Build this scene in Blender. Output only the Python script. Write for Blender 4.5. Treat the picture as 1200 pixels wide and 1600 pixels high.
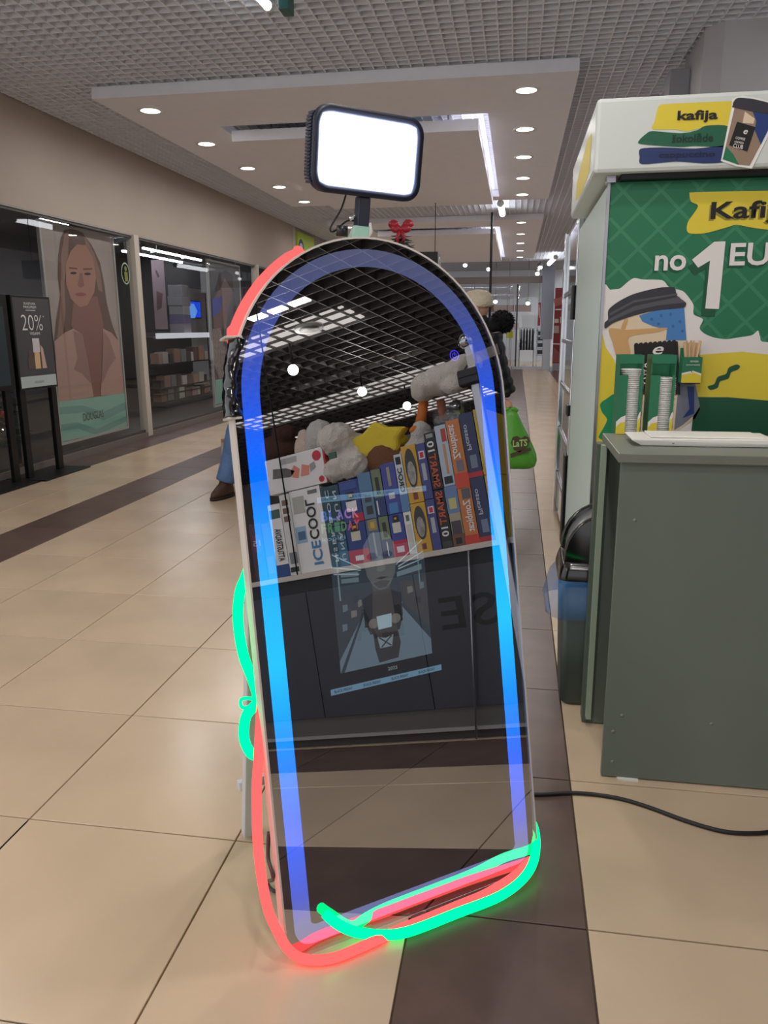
import bpy, bmesh, math, random
from mathutils import Vector, Matrix, noise
random.seed(7)
S = bpy.context.scene
COL = S.collection
for o in list(bpy.data.objects):
    bpy.data.objects.remove(o)

# ------------------------------------------------------------------ camera
FPX, CX, CY = 1212.0, 600.0, 800.0
CAM = Vector((0, 0, 1.32))
_y = Vector((208, -288, FPX)).normalized()
_d = Vector((30, (208*30+FPX*FPX)/288, FPX)).normalized()
_d = (_d - _d.dot(_y)*_y).normalized()
_z = -_d
_x = _y.cross(_z)
RW = Matrix((_x, _y, _z))                       # camera (x right, y down, z forward) -> world
cd = bpy.data.cameras.new('camera')
cam = bpy.data.objects.new('camera', cd)
COL.objects.link(cam)
cd.sensor_fit = 'VERTICAL'
cd.sensor_height = 32.0
cd.sensor_width = 24.0
cd.lens = FPX*32.0/1600.0
cd.clip_start = 0.02
cd.clip_end = 200
r_, dn_, fw_ = RW.col[0], RW.col[1], RW.col[2]
M = Matrix((( r_[0], -dn_[0], -fw_[0], CAM.x), (r_[1], -dn_[1], -fw_[1], CAM.y), (r_[2], -dn_[2], -fw_[2], CAM.z), (0, 0, 0, 1)))
cam.matrix_world = M
S.camera = cam

# ------------------------------------------------------------------ world, view
S.view_settings.view_transform = 'Standard'
S.view_settings.look = 'None'
S.view_settings.gamma = 1.0
S.view_settings.use_curve_mapping = False
S.view_settings.exposure = 0.1
W = bpy.data.worlds.new('world')
S.world = W
W.use_nodes = True
W.node_tree.nodes['Background'].inputs[0].default_value = (0.96, 0.97, 1.0, 1)
W.node_tree.nodes['Background'].inputs[1].default_value = 1.08
DOWNLIGHT_W = 11.0

# ------------------------------------------------------------------ rays: photo pixel -> point on a real plane
AX = {'x': 0, 'y': 1, 'z': 2}
def ray(px, py):
    return (RW @ Vector((px-CX, py-CY, FPX))).normalized()
def P(px, py, ax, val):
    d = ray(px, py); i = AX[ax]
    t = (val-CAM[i])/d[i]
    return CAM + t*d
MYAW, MTILT = math.radians(36.8), math.radians(10.05)
MBASE = Vector((-0.1705, 1.538, 0.0))
MW, MH, MRA = 0.664, 1.534, 0.35
MU = Vector((math.cos(MYAW), math.sin(MYAW), 0))
MN0 = Vector((math.sin(MYAW), -math.cos(MYAW), 0))
MV = math.cos(MTILT)*Vector((0, 0, 1)) - math.sin(MTILT)*MN0
MN = MU.cross(MV)
def ML(px, py, off=0.0):
    """pixel -> mirror-plane coordinates (along width, along height)"""
    d = ray(px, py)
    b = MBASE - MN*off
    q = CAM + d*((b-CAM).dot(MN)/d.dot(MN)) - b
    return q.dot(MU), q.dot(MV)
def MP(px, py, off=0.0):
    d = ray(px, py)
    b = MBASE - MN*off
    return CAM + d*((b-CAM).dot(MN)/d.dot(MN))
def RP(px, py, ax, val):
    d = ray(px, py)
    q = CAM + d*((MBASE-CAM).dot(MN)/d.dot(MN))
    d = d - 2*d.dot(MN)*MN
    i = AX[ax]
    return q + d*((val-q[i])/d[i])

# ------------------------------------------------------------------ materials
def lin(c):
    c = c/255.0
    return c/12.92 if c <= 0.04045 else ((c+0.055)/1.055)**2.4
def rgb(r, g, b):
    return (lin(r), lin(g), lin(b), 1.0)
MATS = {}
def mat(name, c, rough=0.6, metal=0.0, spec=0.5, noise_amt=0.0, noise_scale=8.0, bump=0.0, bump_scale=60.0, rand=0.0, coat=0.0, alpha=1.0, trans=0.0):
    if name in MATS:
        return MATS[name]
    m = bpy.data.materials.new(name)
    m.use_nodes = True
    nt = m.node_tree; b = nt.nodes['Principled BSDF']
    c = rgb(*c)
    b.inputs['Base Color'].default_value = c
    b.inputs['Roughness'].default_value = rough
    b.inputs['Metallic'].default_value = metal
    b.inputs['Specular IOR Level'].default_value = spec
    b.inputs['Coat Weight'].default_value = coat
    b.inputs['Alpha'].default_value = alpha
    b.inputs['Transmission Weight'].default_value = trans
    m.diffuse_color = c
    if noise_amt or rand:
        tc = nt.nodes.new('ShaderNodeTexCoord')
        nz = nt.nodes.new('ShaderNodeTexNoise')
        nz.inputs['Scale'].default_value = noise_scale
        nz.inputs['Detail'].default_value = 6
        nt.links.new(tc.outputs['Object'], nz.inputs['Vector'])
        mp = nt.nodes.new('ShaderNodeMapRange')
        mp.inputs[1].default_value = 0.3; mp.inputs[2].default_value = 0.7
        mp.inputs[3].default_value = 1-noise_amt; mp.inputs[4].default_value = 1+noise_amt*0.6
        nt.links.new(nz.outputs['Fac'], mp.inputs[0])
        mx = nt.nodes.new('ShaderNodeVectorMath'); mx.operation = 'SCALE'
        mx.inputs[0].default_value = c[:3]
        val = mp.outputs[0]
        if rand:
            oi = nt.nodes.new('ShaderNodeObjectInfo')
            m2 = nt.nodes.new('ShaderNodeMapRange')
            m2.inputs[3].default_value = 1-rand; m2.inputs[4].default_value = 1+rand
            nt.links.new(oi.outputs['Random'], m2.inputs[0])
            mu = nt.nodes.new('ShaderNodeMath'); mu.operation = 'MULTIPLY'
            nt.links.new(val, mu.inputs[0]); nt.links.new(m2.outputs[0], mu.inputs[1])
            val = mu.outputs[0]
        nt.links.new(val, mx.inputs['Scale'])
        nt.links.new(mx.outputs[0], b.inputs['Base Color'])
    if bump:
        tc = nt.nodes.new('ShaderNodeTexCoord')
        nz = nt.nodes.new('ShaderNodeTexNoise'); nz.inputs['Scale'].default_value = bump_scale; nz.inputs['Detail'].default_value = 4
        nt.links.new(tc.outputs['Object'], nz.inputs['Vector'])
        bp = nt.nodes.new('ShaderNodeBump'); bp.inputs['Strength'].default_value = bump; bp.inputs['Distance'].default_value = 0.02
        nt.links.new(nz.outputs['Fac'], bp.inputs['Height'])
        nt.links.new(bp.outputs[0], b.inputs['Normal'])
    MATS[name] = m
    return m
def emit(name, c, strength=1.0, linear=False):
    if name in MATS:
        return MATS[name]
    m = bpy.data.materials.new(name)
    m.use_nodes = True
    nt = m.node_tree; nt.nodes.clear()
    e = nt.nodes.new('ShaderNodeEmission'); o = nt.nodes.new('ShaderNodeOutputMaterial')
    e.inputs[0].default_value = (*c, 1) if linear else rgb(*c)
    e.inputs[1].default_value = strength
    nt.links.new(e.outputs[0], o.inputs[0])
    m.diffuse_color = e.inputs[0].default_value
    MATS[name] = m
    return m
def glassmat(name, refl, tint=(1, 1, 1), gcol=(1, 1, 1), rough=0.0):
    """thin sheet: part mirror reflection, part straight see-through"""
    if name in MATS:
        return MATS[name]
    m = bpy.data.materials.new(name)
    m.use_nodes = True
    nt = m.node_tree; nt.nodes.clear()
    g = nt.nodes.new('ShaderNodeBsdfGlossy'); g.inputs['Color'].default_value = (*gcol, 1); g.inputs['Roughness'].default_value = rough
    t = nt.nodes.new('ShaderNodeBsdfTransparent'); t.inputs[0].default_value = (*tint, 1)
    x = nt.nodes.new('ShaderNodeMixShader'); x.inputs[0].default_value = refl
    o = nt.nodes.new('ShaderNodeOutputMaterial')
    nt.links.new(t.outputs[0], x.inputs[1]); nt.links.new(g.outputs[0], x.inputs[2]); nt.links.new(x.outputs[0], o.inputs[0])
    MATS[name] = m
    return m

# ------------------------------------------------------------------ building helpers
def link(o, parent=None, local=False):
    COL.objects.link(o)
    if parent is not None:
        o.parent = parent
        if not local:
            o.matrix_parent_inverse = wm(parent).inverted()
    return o
def wm(o):
    m = o.matrix_basis.copy()
    if o.parent is not None:
        m = wm(o.parent) @ o.matrix_parent_inverse @ m
    return m
def tag(o, label, cat=None, group=None, kind=None):
    if label: o['label'] = label
    if cat: o['category'] = cat
    if group: o['group'] = group
    if kind: o['kind'] = kind
    return o
def thing(name, label, cat, loc=(0, 0, 0), group=None, kind=None):
    o = bpy.data.objects.new(name, None)
    o.empty_display_size = 0.05
    o.location = loc
    COL.objects.link(o)
    return tag(o, label, cat, group, kind)
class B:
    """collects shapes into ONE mesh"""
    def __init__(s):
        s.v = []; s.f = []; s.sm = []
    def add(s, vs, fs, smooth=False):
        n = len(s.v)
        s.v += [tuple(q) for q in vs]
        s.f += [tuple(i+n for i in f) for f in fs]
        s.sm += [smooth]*len(fs)
        return s
    def box(s, x0, x1, y0, y1, z0, z1):
        return s.add([(x0, y0, z0), (x1, y0, z0), (x1, y1, z0), (x0, y1, z0), (x0, y0, z1), (x1, y0, z1), (x1, y1, z1), (x0, y1, z1)],
                     [(0, 3, 2, 1), (4, 5, 6, 7), (0, 1, 5, 4), (1, 2, 6, 5), (2, 3, 7, 6), (3, 0, 4, 7)])
    def hexa(s, a, b):
        """a, b: two quads (lists of 4 points) joined"""
        return s.add(list(a)+list(b), [(3, 2, 1, 0), (4, 5, 6, 7), (0, 1, 5, 4), (1, 2, 6, 5), (2, 3, 7, 6), (3, 0, 4, 7)])
    def prism(s, pts, off):
        n = len(pts); off = Vector(off)
        pts = [Vector(q) for q in pts]
        return s.add(pts+[q+off for q in pts], [tuple(range(n))[::-1], tuple(range(n, 2*n))]+[(i, (i+1) % n, n+(i+1) % n, n+i) for i in range(n)])
    def tube(s, pts, r, seg=8, caps=True, smooth=True):
        pts = [Vector(q) for q in pts]
        n = len(pts)
        rs = r if isinstance(r, (list, tuple)) else [r]*n
        vs = []; prev = None
        for i, q in enumerate(pts):
            t = (pts[min(i+1, n-1)]-pts[max(i-1, 0)])
            t = t.normalized() if t.length > 1e-9 else Vector((0, 0, 1))
            if prev is None:
                a = Vector((0, 0, 1)) if abs(t.z) < 0.9 else Vector((1, 0, 0))
                u = t.cross(a).normalized()
            else:
                u = (prev-prev.dot(t)*t).normalized()
            prev = u
            w = t.cross(u)
            for k in range(seg):
                a = 2*math.pi*k/seg
                vs.append(q+(u*math.cos(a)+w*math.sin(a))*rs[i])
        fs = [(i*seg+k, i*seg+(k+1) % seg, (i+1)*seg+(k+1) % seg, (i+1)*seg+k) for i in range(n-1) for k in range(seg)]
        if caps:
            fs += [tuple(range(seg))[::-1], tuple(range((n-1)*seg, n*seg))]
        return s.add(vs, fs, smooth)
    def cyl(s, c, r, h, seg=16, axis='z', r2=None, smooth=True):
        c = Vector(c); d = Vector((h if axis == 'x' else 0, h if axis == 'y' else 0, h if axis == 'z' else 0))
        return s.tube([c, c+d], [r, r if r2 is None else r2], seg, True, smooth)
    def ball(s, c, r, seg=12, rings=8, jit=0.0):
        c = Vector(c)
        if not isinstance(r, (tuple, list)): r = (r, r, r)
        vs = [c+Vector((0, 0, r[2]))]
        for i in range(1, rings):
            a = math.pi*i/rings
            for k in range(seg):
                b = 2*math.pi*k/seg
                j = 1+random.uniform(-jit, jit)
                vs.append(c+Vector((r[0]*math.sin(a)*math.cos(b)*j, r[1]*math.sin(a)*math.sin(b)*j, r[2]*math.cos(a)*j)))
        vs.append(c-Vector((0, 0, r[2])))
        fs = [(0, 1+k, 1+(k+1) % seg) for k in range(seg)]
        for i in range(rings-2):
            o = 1+i*seg
            fs += [(o+k, o+seg+k, o+seg+(k+1) % seg, o+(k+1) % seg) for k in range(seg)]
        o = 1+(rings-2)*seg
        fs += [(o+k, len(vs)-1, o+(k+1) % seg) for k in range(seg)]
        return s.add(vs, fs, True)
    def loft(s, rings, caps=True, smooth=True):
        n = len(rings[0]); vs = [q for r in rings for q in r]
        fs = [(i*n+k, i*n+(k+1) % n, (i+1)*n+(k+1) % n, (i+1)*n+k) for i in range(len(rings)-1) for k in range(n)]
        if caps:
            fs += [tuple(range(n))[::-1], tuple(range((len(rings)-1)*n, len(rings)*n))]
        return s.add(vs, fs, smooth)
    def obj(s, name, m, parent=None, bevel=0.0, local=False, label=None):
        me = bpy.data.meshes.new(name)
        me.from_pydata(s.v, [], s.f)
        bm = bmesh.new(); bm.from_mesh(me)
        bmesh.ops.recalc_face_normals(bm, faces=bm.faces)
        bm.to_mesh(me); bm.free()
        for p, q in zip(me.polygons, s.sm):
            p.use_smooth = q
        me.materials.append(m)
        o = bpy.data.objects.new(name, me)
        link(o, parent, local)
        if bevel:
            md = o.modifiers.new('bevel', 'BEVEL'); md.width = bevel; md.segments = 2; md.limit_method = 'ANGLE'
        if label: o['label'] = label
        return o
def box(name, x0, x1, y0, y1, z0, z1, m, parent=None, bevel=0.0, local=False):
    return B().box(x0, x1, y0, y1, z0, z1).obj(name, m, parent, bevel, local)
def poly(name, pts, m, parent=None, local=False, label=None):
    me = bpy.data.meshes.new(name)
    me.from_pydata([tuple(q) for q in pts], [], [tuple(range(len(pts)))])
    me.materials.append(m)
    o = bpy.data.objects.new(name, me)
    link(o, parent, local)
    if label: o['label'] = label
    return o
def ell(cx, cy, rx, ry, n=20, a0=0.0, a1=2*math.pi):
    return [(cx+rx*math.cos(a0+(a1-a0)*i/n), cy+ry*math.sin(a0+(a1-a0)*i/n)) for i in range(n)]
def text_mesh(body, bold=0.0):
    cu = bpy.data.curves.new('text', 'FONT')
    cu.body = body; cu.offset = bold; cu.resolution_u = 3
    o = bpy.data.objects.new('text', cu)
    COL.objects.link(o)
    dg = bpy.context.evaluated_depsgraph_get()
    me = bpy.data.meshes.new_from_object(o.evaluated_get(dg))
    bpy.data.objects.remove(o); bpy.data.curves.remove(cu)
    return me
def text(name, body, o, right, up, w, h, m, parent=None, bold=0.0, local=False, shear=0.0):
    """lettering fitted into the box at o spanned by right*w, up*h"""
    me = text_mesh(body, bold)
    o = Vector(o); right = Vector(right).normalized(); up = Vector(up).normalized()
    xs = [q.co.x for q in me.vertices]; ys = [q.co.y for q in me.vertices]
    x0, x1, y0, y1 = min(xs), max(xs), min(ys), max(ys)
    if w is None: w = h*(x1-x0)/(y1-y0)
    if h is None: h = w*(y1-y0)/(x1-x0)
    for q in me.vertices:
        a = (q.co.x-x0)/(x1-x0)*w; b = (q.co.y-y0)/(y1-y0)*h
        q.co = o+right*(a+shear*b)+up*b
    me.materials.clear(); me.materials.append(m)
    me.name = name
    ob = bpy.data.objects.new(name, me)
    link(ob, parent, local)
    return ob
def copy(o, loc, parent=None):
    c = o.copy(); COL.objects.link(c); c.location = loc
    if parent is not None:
        c.parent = parent
    return c
def smoothpath(pts, n=8):
    pts = [Vector(q) for q in pts]; out = []
    for i in range(len(pts)-1):
        p0 = pts[max(i-1, 0)]; p1 = pts[i]; p2 = pts[i+1]; p3 = pts[min(i+2, len(pts)-1)]
        for k in range(n):
            t = k/n
            out.append(0.5*((2*p1)+(p2-p0)*t+(2*p0-5*p1+4*p2-p3)*t*t+(3*p1-p0-3*p2+p3)*t**3))
    out.append(pts[-1])
    return out

# ================================================================== THE SETTING
TILE = mat('beige_tile', (204, 181, 154), 0.24, noise_amt=0.10, noise_scale=2.2, rand=0.035)
DTILE = mat('brown_tile', (100, 80, 73), 0.34, spec=0.3, noise_amt=0.22, noise_scale=7.0, rand=0.05)
GROUT = mat('grout', (92, 76, 62), 0.9)
GRIDM = mat('ceiling_lattice', (234, 236, 244), 0.55)
VOID = mat('ceiling_void', (150, 148, 152), 0.9)
PANELM = mat('ceiling_board', (240, 242, 252), 0.7, noise_amt=0.02)
FASCIA = mat('fascia_paint', (178, 166, 156), 0.75, noise_amt=0.03, noise_scale=1.5)
GREYW = mat('grey_white_paint', (190, 188, 190), 0.6)
BLACKP = mat('black_plastic', (18, 18, 20), 0.35)
BLACKM = mat('black_metal', (22, 22, 24), 0.4, metal=0.4)
WHITEP = mat('white_plastic', (226, 226, 222), 0.4)
STEEL = mat('brushed_steel', (178, 178, 186), 0.3, metal=0.9)
CHROME = mat('chrome', (210, 212, 216), 0.12, metal=1.0)
LAMPW = emit('lamp_white', (255, 250, 242), 9.0)
TUBEW = emit('tube_white', (250, 252, 255), 7.0)

# ---- floor: grout bed with single tiles
floor = box('floor', -4.55, 16.0, -8.0, 34.0, -0.12, -0.010, GROUT)
tag(floor, None, kind='structure')
COLS = [(-4.55, -4.16, 'D'), (-4.16, -3.76, 'L'), (-3.76, -3.35, 'L'), (-3.35, -2.94, 'D'), (-2.94, -2.492, 'L'), (-2.492, -1.892, 'L'), (-1.892, -1.292, 'L'),
        (-1.292, -0.693, 'L'), (-0.693, -0.2, 'L'), (-0.2, 0.2, 'D'), (0.2, 0.8, 'L'), (0.8, 1.02, 'L'), (1.02, 1.42, 'D')]
def inframe(q, mar=140):
    c = RW.transposed() @ (Vector(q)-CAM)
    if c.z < 0.2: return False
    x = CX+FPX*c.x/c.z; y = CY+FPX*c.y/c.z
    return -mar < x < 1200+mar and -mar < y < 1600+mar
near = []; far = []
for x0, x1, k in COLS:
    y = (1.712 if x1 <= -0.15 else 1.538)-0.6*14
    while y < 27.9:
        q = ((x0+x1)/2, y+0.3, 0)
        refl = x0 >= -0.3 and -0.7 < y < 1.8
        if (refl or inframe(q)) and y < 17.0:
            near.append((q, x0, x1, y, k))
        else:
            far.append((q, x0, x1, y, k))
        y += 0.6
near.sort(key=lambda t: (Vector(t[0])-Vector((0, 1.0, 0))).length)
far += near[300:]; near = near[:300]
tmesh = {}
G = 0.0022
for q, x0, x1, y, k in near:
    key = (round(x1-x0, 3), k)
    if key not in tmesh:
        w = (x1-x0)/2-G; h = 0.3-G; c = 0.0012
        b = B()
        ra = [(-w, -h, -0.010), (w, -h, -0.010), (w, h, -0.010), (-w, h, -0.010)]
        rb = [(-w, -h, -c), (w, -h, -c), (w, h, -c), (-w, h, -c)]
        rc = [(-w+c, -h+c, 0), (w-c, -h+c, 0), (w-c, h-c, 0), (-w+c, h-c, 0)]
        b.loft([ra, rb, rc], True, False)
        o = b.obj('tile', TILE if k == 'L' else DTILE, floor)
        o.location = (q[0], q[1], 0)
        tmesh[key] = o
    else:
        o = tmesh[key].copy(); COL.objects.link(o)
        o.location = (q[0], q[1], 0)
for k, m in (('L', TILE), ('D', DTILE)):
    b = B()
    for q, x0, x1, y, kk in far:
        if kk == k:
            b.add([(x0+G, y+G, 0), (x1-G, y+G, 0), (x1-G, y+0.6-G, 0), (x0+G, y+0.6-G, 0)], [(0, 1, 2, 3)])
    o = b.obj('tile_field', m, floor); o['kind'] = 'stuff'
b = B()                                          # shop floor beyond the kiosk and the far shop
for i in range(24):
    for j in range(19):
        x = 1.42+i*0.6; y = -8+j*0.6
        b.add([(x+G, y+G, 0), (x+0.6-G, y+G, 0), (x+0.6-G, y+0.6-G, 0), (x+G, y+0.6-G, 0)], [(0, 1, 2, 3)])
for i in range(12):
    for j in range(10):
        x = -4.5+i*0.6; y = 28+j*0.6
        b.add([(x+G, y+G, 0), (x+0.6-G, y+G, 0), (x+0.6-G, y+0.6-G, 0), (x+G, y+0.6-G, 0)], [(0, 1, 2, 3)])
o = b.obj('tile_field', TILE, floor); o['kind'] = 'stuff'

# ---- ceiling: dark void, open-cell lattice below it
ceil = box('ceiling', -4.75, 2.0, -8.0, 34.0, 3.62, 3.70, VOID)
tag(ceil, None, kind='structure')
GZ = 3.344
b = B()
x = -4.5
while x < 1.96:
    b.box(x-0.005, x+0.005, -4.0, 25.9, GZ, GZ+0.055)
    x += 0.1
y = 3.9
while y < 25.9:
    b.box(-4.52, 1.96, y-0.005, y+0.005, GZ+0.001, GZ+0.054)
    y += 0.1
y = -4.0
while y < 3.9:
    b.box(-4.52, 1.96, y-0.005, y+0.005, GZ+0.001, GZ+0.054)
    y += 0.2
o = b.obj('open_cell_lattice', GRIDM, ceil); o['kind'] = 'stuff'
o['label'] = 'pale grey open-cell lattice'

def downlight(x, y, z, label, lamp=True, group='downlights in the ceiling boards'):
    t = thing('downlight', label, 'downlight', (x, y, z), group)
    b = B()
    n = 24
    rin = [(x+0.085*math.cos(2*math.pi*i/n), y+0.085*math.sin(2*math.pi*i/n)) for i in range(n)]
    rout = [(x+0.112*math.cos(2*math.pi*i/n), y+0.112*math.sin(2*math.pi*i/n)) for i in range(n)]
    b.loft([[(a, c, z) for a, c in rout], [(a, c, z-0.008) for a, c in rout], [(a, c, z-0.006) for a, c in rin], [(a, c, z) for a, c in rin]], False)
    b.obj('trim_ring', WHITEP, t)
    B().cyl((x, y, z-0.004), 0.085, 0.003, n).obj('lens', LAMPW, t)
    if lamp:
        ld = bpy.data.lights.new('downlight_lamp', 'AREA'); ld.shape = 'DISK'; ld.size = 0.16; ld.energy = DOWNLIGHT_W; ld.color = (1, 0.95, 0.91)
        lo = bpy.data.objects.new('downlight_lamp', ld); link(lo, t)
        lo.location = (x, y, z-0.012)
def ceiling_bay(y0, y1, ins, label, which, lamp=True, nlight=5):
    x0, x1 = -3.655, 0.41
    zt, zb = GZ-0.004, 3.247
    ix0, ix1, iy0, iy1 = ins
    t = thing('ceiling_board', label, 'ceiling board', ((x0+x1)/2, (y0+y1)/2, zb), 'dropped ceiling boards', kind='structure')
    b = B().box(x0, x1, y0, iy0, zb, zt).box(x0, x1, iy1, y1, zb, zt).box(x0, ix0, iy0, iy1, zb, zt).box(ix1, x1, iy0, iy1, zb, zt)
    b.obj('outer_board', PANELM, t)
    g = 0.09
    it = zb-0.02
    B().box(ix0+g, ix1-g, iy0+g, iy1-g, it-0.10, it).obj('inner_board', PANELM, t)
    for hx in (ix0+0.4, ix1-0.4):
        for hy in (iy0+0.4, iy1-0.4):
            B().cyl((hx, hy, it), 0.008, 0.12, 8).obj('hanger_rod', STEEL, t)
    cg = emit('cove_glow', (250, 246, 255), 13.0)     # cove light strips lying on the inner board
    box('cove_strip', ix1-g-0.10, ix1-g-0.06, iy0+g+0.08, iy1-g-0.08, it, it+0.012, cg, t)
    box('cove_strip', ix0+g+0.12, ix1-g-0.12, iy1-g-0.10, iy1-g-0.06, it, it+0.012, cg, t)
    sp = (y1-y0-0.9)/(nlight-1)
    for i in range(nlight):
        yy = y0+0.43+sp*i
        for xx, side in ((-3.33, 'shop window'), (0.012, 'coffee stand')):
            downlight(xx, yy, zb, ['nearest', 'second', 'third', 'fourth', 'fifth', 'sixth'][i]+' round downlight of the row on the '+side+' side, '+which, lamp)
ceiling_bay(6.77, 12.95, (-2.93, -0.33, 7.86, 12.6), 'white dropped ceiling board with lit cove right behind the bright lamp', 'nearer ceiling board')
ceiling_bay(15.25, 23.6, (-2.93, -0.40, 16.2, 23.0), 'farther white dropped ceiling board near the end shop', 'farther ceiling board', True)
ceiling_bay(-2.31, 3.87, (-2.93, -0.33, -1.3, 3.5), 'white dropped ceiling board overhead, before the mirror', 'ceiling board overhead')

def tube_lamp(px0, px1, z, w, label):
    a = P(px0[0], px0[1], 'z', z); c = P(px1[0], px1[1], 'z', z)
    t = thing('tube_lamp', label, 'lamp', a, 'short tube lamps under the lattice')
    B().tube([a, c], w, 10).obj('tube', TUBEW, t)
    d = (c-a).normalized()
    B().tube([a-d*0.03, a], w*1.15, 10).obj('end_cap', WHITEP, t)
    B().tube([c, c+d*0.03], w*1.15, 10).obj('end_cap', WHITEP, t)
    m = (a+c)/2
    B().cyl((m.x, m.y, z+w), 0.006, GZ-z-w, 8).obj('hanger_rod', STEEL, t)
tube_lamp((400, -12), (418, 9), 3.30, 0.028, 'short bright tube lamp at the top edge of the lattice ceiling')
tube_lamp((782, 318), (785, 334), 3.24, 0.05, 'short tube lamp between the two ceiling boards')
tube_lamp((858, 412), (868, 402), 3.2, 0.06, 'small slanted tube lamp near the far red poster')

# hanging green exit board at top edge
a = P(436, -6, 'y', 5.2)
t = thing('exit_sign', 'small teal green hanging exit board cut by the top edge', 'sign', a)
c = P(453, 16, 'y', 5.2)
B().box(a.x, c.x, 5.17, 5.30, c.z, c.z+0.16).obj('board', mat('exit_green', (40, 92, 88), 0.4), t, 0.004)
B().cyl(((a.x+c.x)/2, 5.235, c.z+0.16), 0.005, GZ-c.z-0.16, 8).obj('hanger_rod', STEEL, t)

# ---- left wall above the shop windows
WX = -4.55
wl = box('wall_left', WX-0.22, WX, 3.4, 16.05, 2.42, 3.6, FASCIA)
tag(wl, None, kind='structure')
box('edge_strip', WX-0.002, WX+0.012, 3.4, 16.05, 2.405, 2.425, mat('edge_metal', (150, 146, 142), 0.4), wl)
w2 = box('wall_far_left', WX-0.22, WX-0.02, 16.05, 26.0, 0.0, 3.6, mat('far_fascia', (168, 160, 156), 0.7))
tag(w2, None, kind='structure')
box('corner_strip', WX-0.03, WX+0.01, 16.05, 16.25, 0.0, 3.36, GREYW, w2)
# lime sign on the far left wall
a = P(461, 361, 'x', WX); c = P(487, 372, 'x', WX); e = P(462, 420, 'x', WX)
t = thing('wall_sign', 'lime green wall sign with dark ringed emblem left of the mirror top', 'sign', a)
B().box(WX-0.01, WX+0.05, a.y, c.y, e.z, a.z).obj('board', mat('lime', (178, 206, 38), 0.5), t)
def ring(cy, cz, ry, rz, k, x, n=24):
    o_ = [(x, cy+ry*math.cos(2*math.pi*i/n), cz+rz*math.sin(2*math.pi*i/n)) for i in range(n)]
    i_ = [(x, cy+ry*k*math.cos(2*math.pi*i/n), cz+rz*k*math.sin(2*math.pi*i/n)) for i in range(n)]
    return B().loft([o_, i_], False)
q = P(467, 388, 'x', WX)
ring(q.y, q.z-0.02, 0.22, 0.2, 0.62, WX+0.052).obj('emblem_ring', mat('navy_print', (20, 34, 60), 0.5), t)
poly('emblem_centre', [(WX+0.053, q.y+0.137*math.cos(i*0.3), q.z-0.02+0.124*math.sin(i*0.3)) for i in range(21)], mat('pale_blue_print', (190, 214, 240), 0.5), t)

# ---- right side: column and wall far behind the coffee stand
wr = box('wall_right', 1.50, 1.75, 7.0, 26.0, 0, 3.6, GREYW)
tag(wr, None, kind='structure')
cl = B().prism([(1.23, 6.35, 0), (1.33, 6.2, 0), (2.4, 6.2, 0), (2.4, 7.0, 0), (1.23, 7.0, 0)], (0, 0, 3.62)).obj('column', mat('column_paint', (196, 194, 196), 0.6))
tag(cl, 'white chamfered column behind the coffee stand', 'column', kind='structure')
o = box('duct_box', 1.08, 1.23, 6.75, 7.0, 2.55, 3.22, mat('duct_grey', (158, 158, 164), 0.5), None, 0.01)
tag(o, 'grey metal duct box on the side of the white column', 'duct')

# ================================================================== THE LIGHT MIRROR AND WHAT HANGS ON IT
MIRROR = thing('selfie_mirror', 'tall arched white-framed mirror with blue light border leaning back on the floor', 'mirror', MBASE)
MIRROR.matrix_world = Matrix(((MU.x, -MN.x, MV.x, MBASE.x), (MU.y, -MN.y, MV.y, MBASE.y), (MU.z, -MN.z, MV.z, MBASE.z), (0, 0, 0, 1)))
def arch(inset, rb=0.05, nb=6, na=40, ra=None):
    """outline (x, z) of the mirror, inset from its edge, counter-clockwise from bottom left"""
    w = MW/2-inset; b = inset; ht = MH-inset
    rr = max(rb-inset*0.6, 0.012); ra = (MRA-inset) if ra is None else ra
    pts = []
    for i in range(nb+1):
        a = math.pi+math.pi/2*i/nb
        pts.append((-w+rr+rr*math.cos(a), b+rr+rr*math.sin(a)))
    for i in range(nb+1):
        a = 1.5*math.pi+math.pi/2*i/nb
        pts.append((w-rr+rr*math.cos(a), b+rr+rr*math.sin(a)))
    for i in range(8):
        pts.append((w, b+rr+(ht-ra-b-rr)*(i+0.5)/8))
    for i in range(na+1):
        a = math.pi*i/na
        pts.append((w*math.cos(a), ht-ra+ra*math.sin(a)))
    for i in range(8):
        pts.append((-w, ht-ra-(ht-ra-b-rr)*(i+0.5)/8))
    return pts
def ring2(a, b, y0, y1):
    A = [(x, y0, z) for x, z in a]; Bq = [(x, y1, z) for x, z in b]
    return A, Bq
FRAMEM = mat('mirror_frame_white', (214, 206, 200), 0.45)
out0 = arch(-0.004); in0 = arch(0.0)
b = B()
b.loft([[(x, 0.001, z) for x, z in in0], [(x, -0.001, z) for x, z in in0], [(x, -0.001, z) for x, z in out0], [(x, 0.036, z) for x, z in out0], [(x, 0.036, z) for x, z in in0]], False, False)
b.obj('frame', FRAMEM, MIRROR, local=True)
b = B(); n = len(in0)
b.add([(x, 0.0105, z) for x, z in in0]+[(x, 0.034, z) for x, z in in0], [tuple(range(n)), tuple(range(n, 2*n))]+[(i, (i+1) % n, n+(i+1) % n, n+i) for i in range(n)])
b.obj('backing_board', mat('mirror_backing', (7, 8, 11), 0.9, spec=0.1), MIRROR, local=True)
gl = poly('mirror_glass', [(x, 0.0, z) for x, z in in0], glassmat('one_way_mirror', 0.56, (0.86, 0.9, 0.96), (0.84, 0.86, 0.90)), MIRROR, local=True, label='dim one-way mirror glass')
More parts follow.
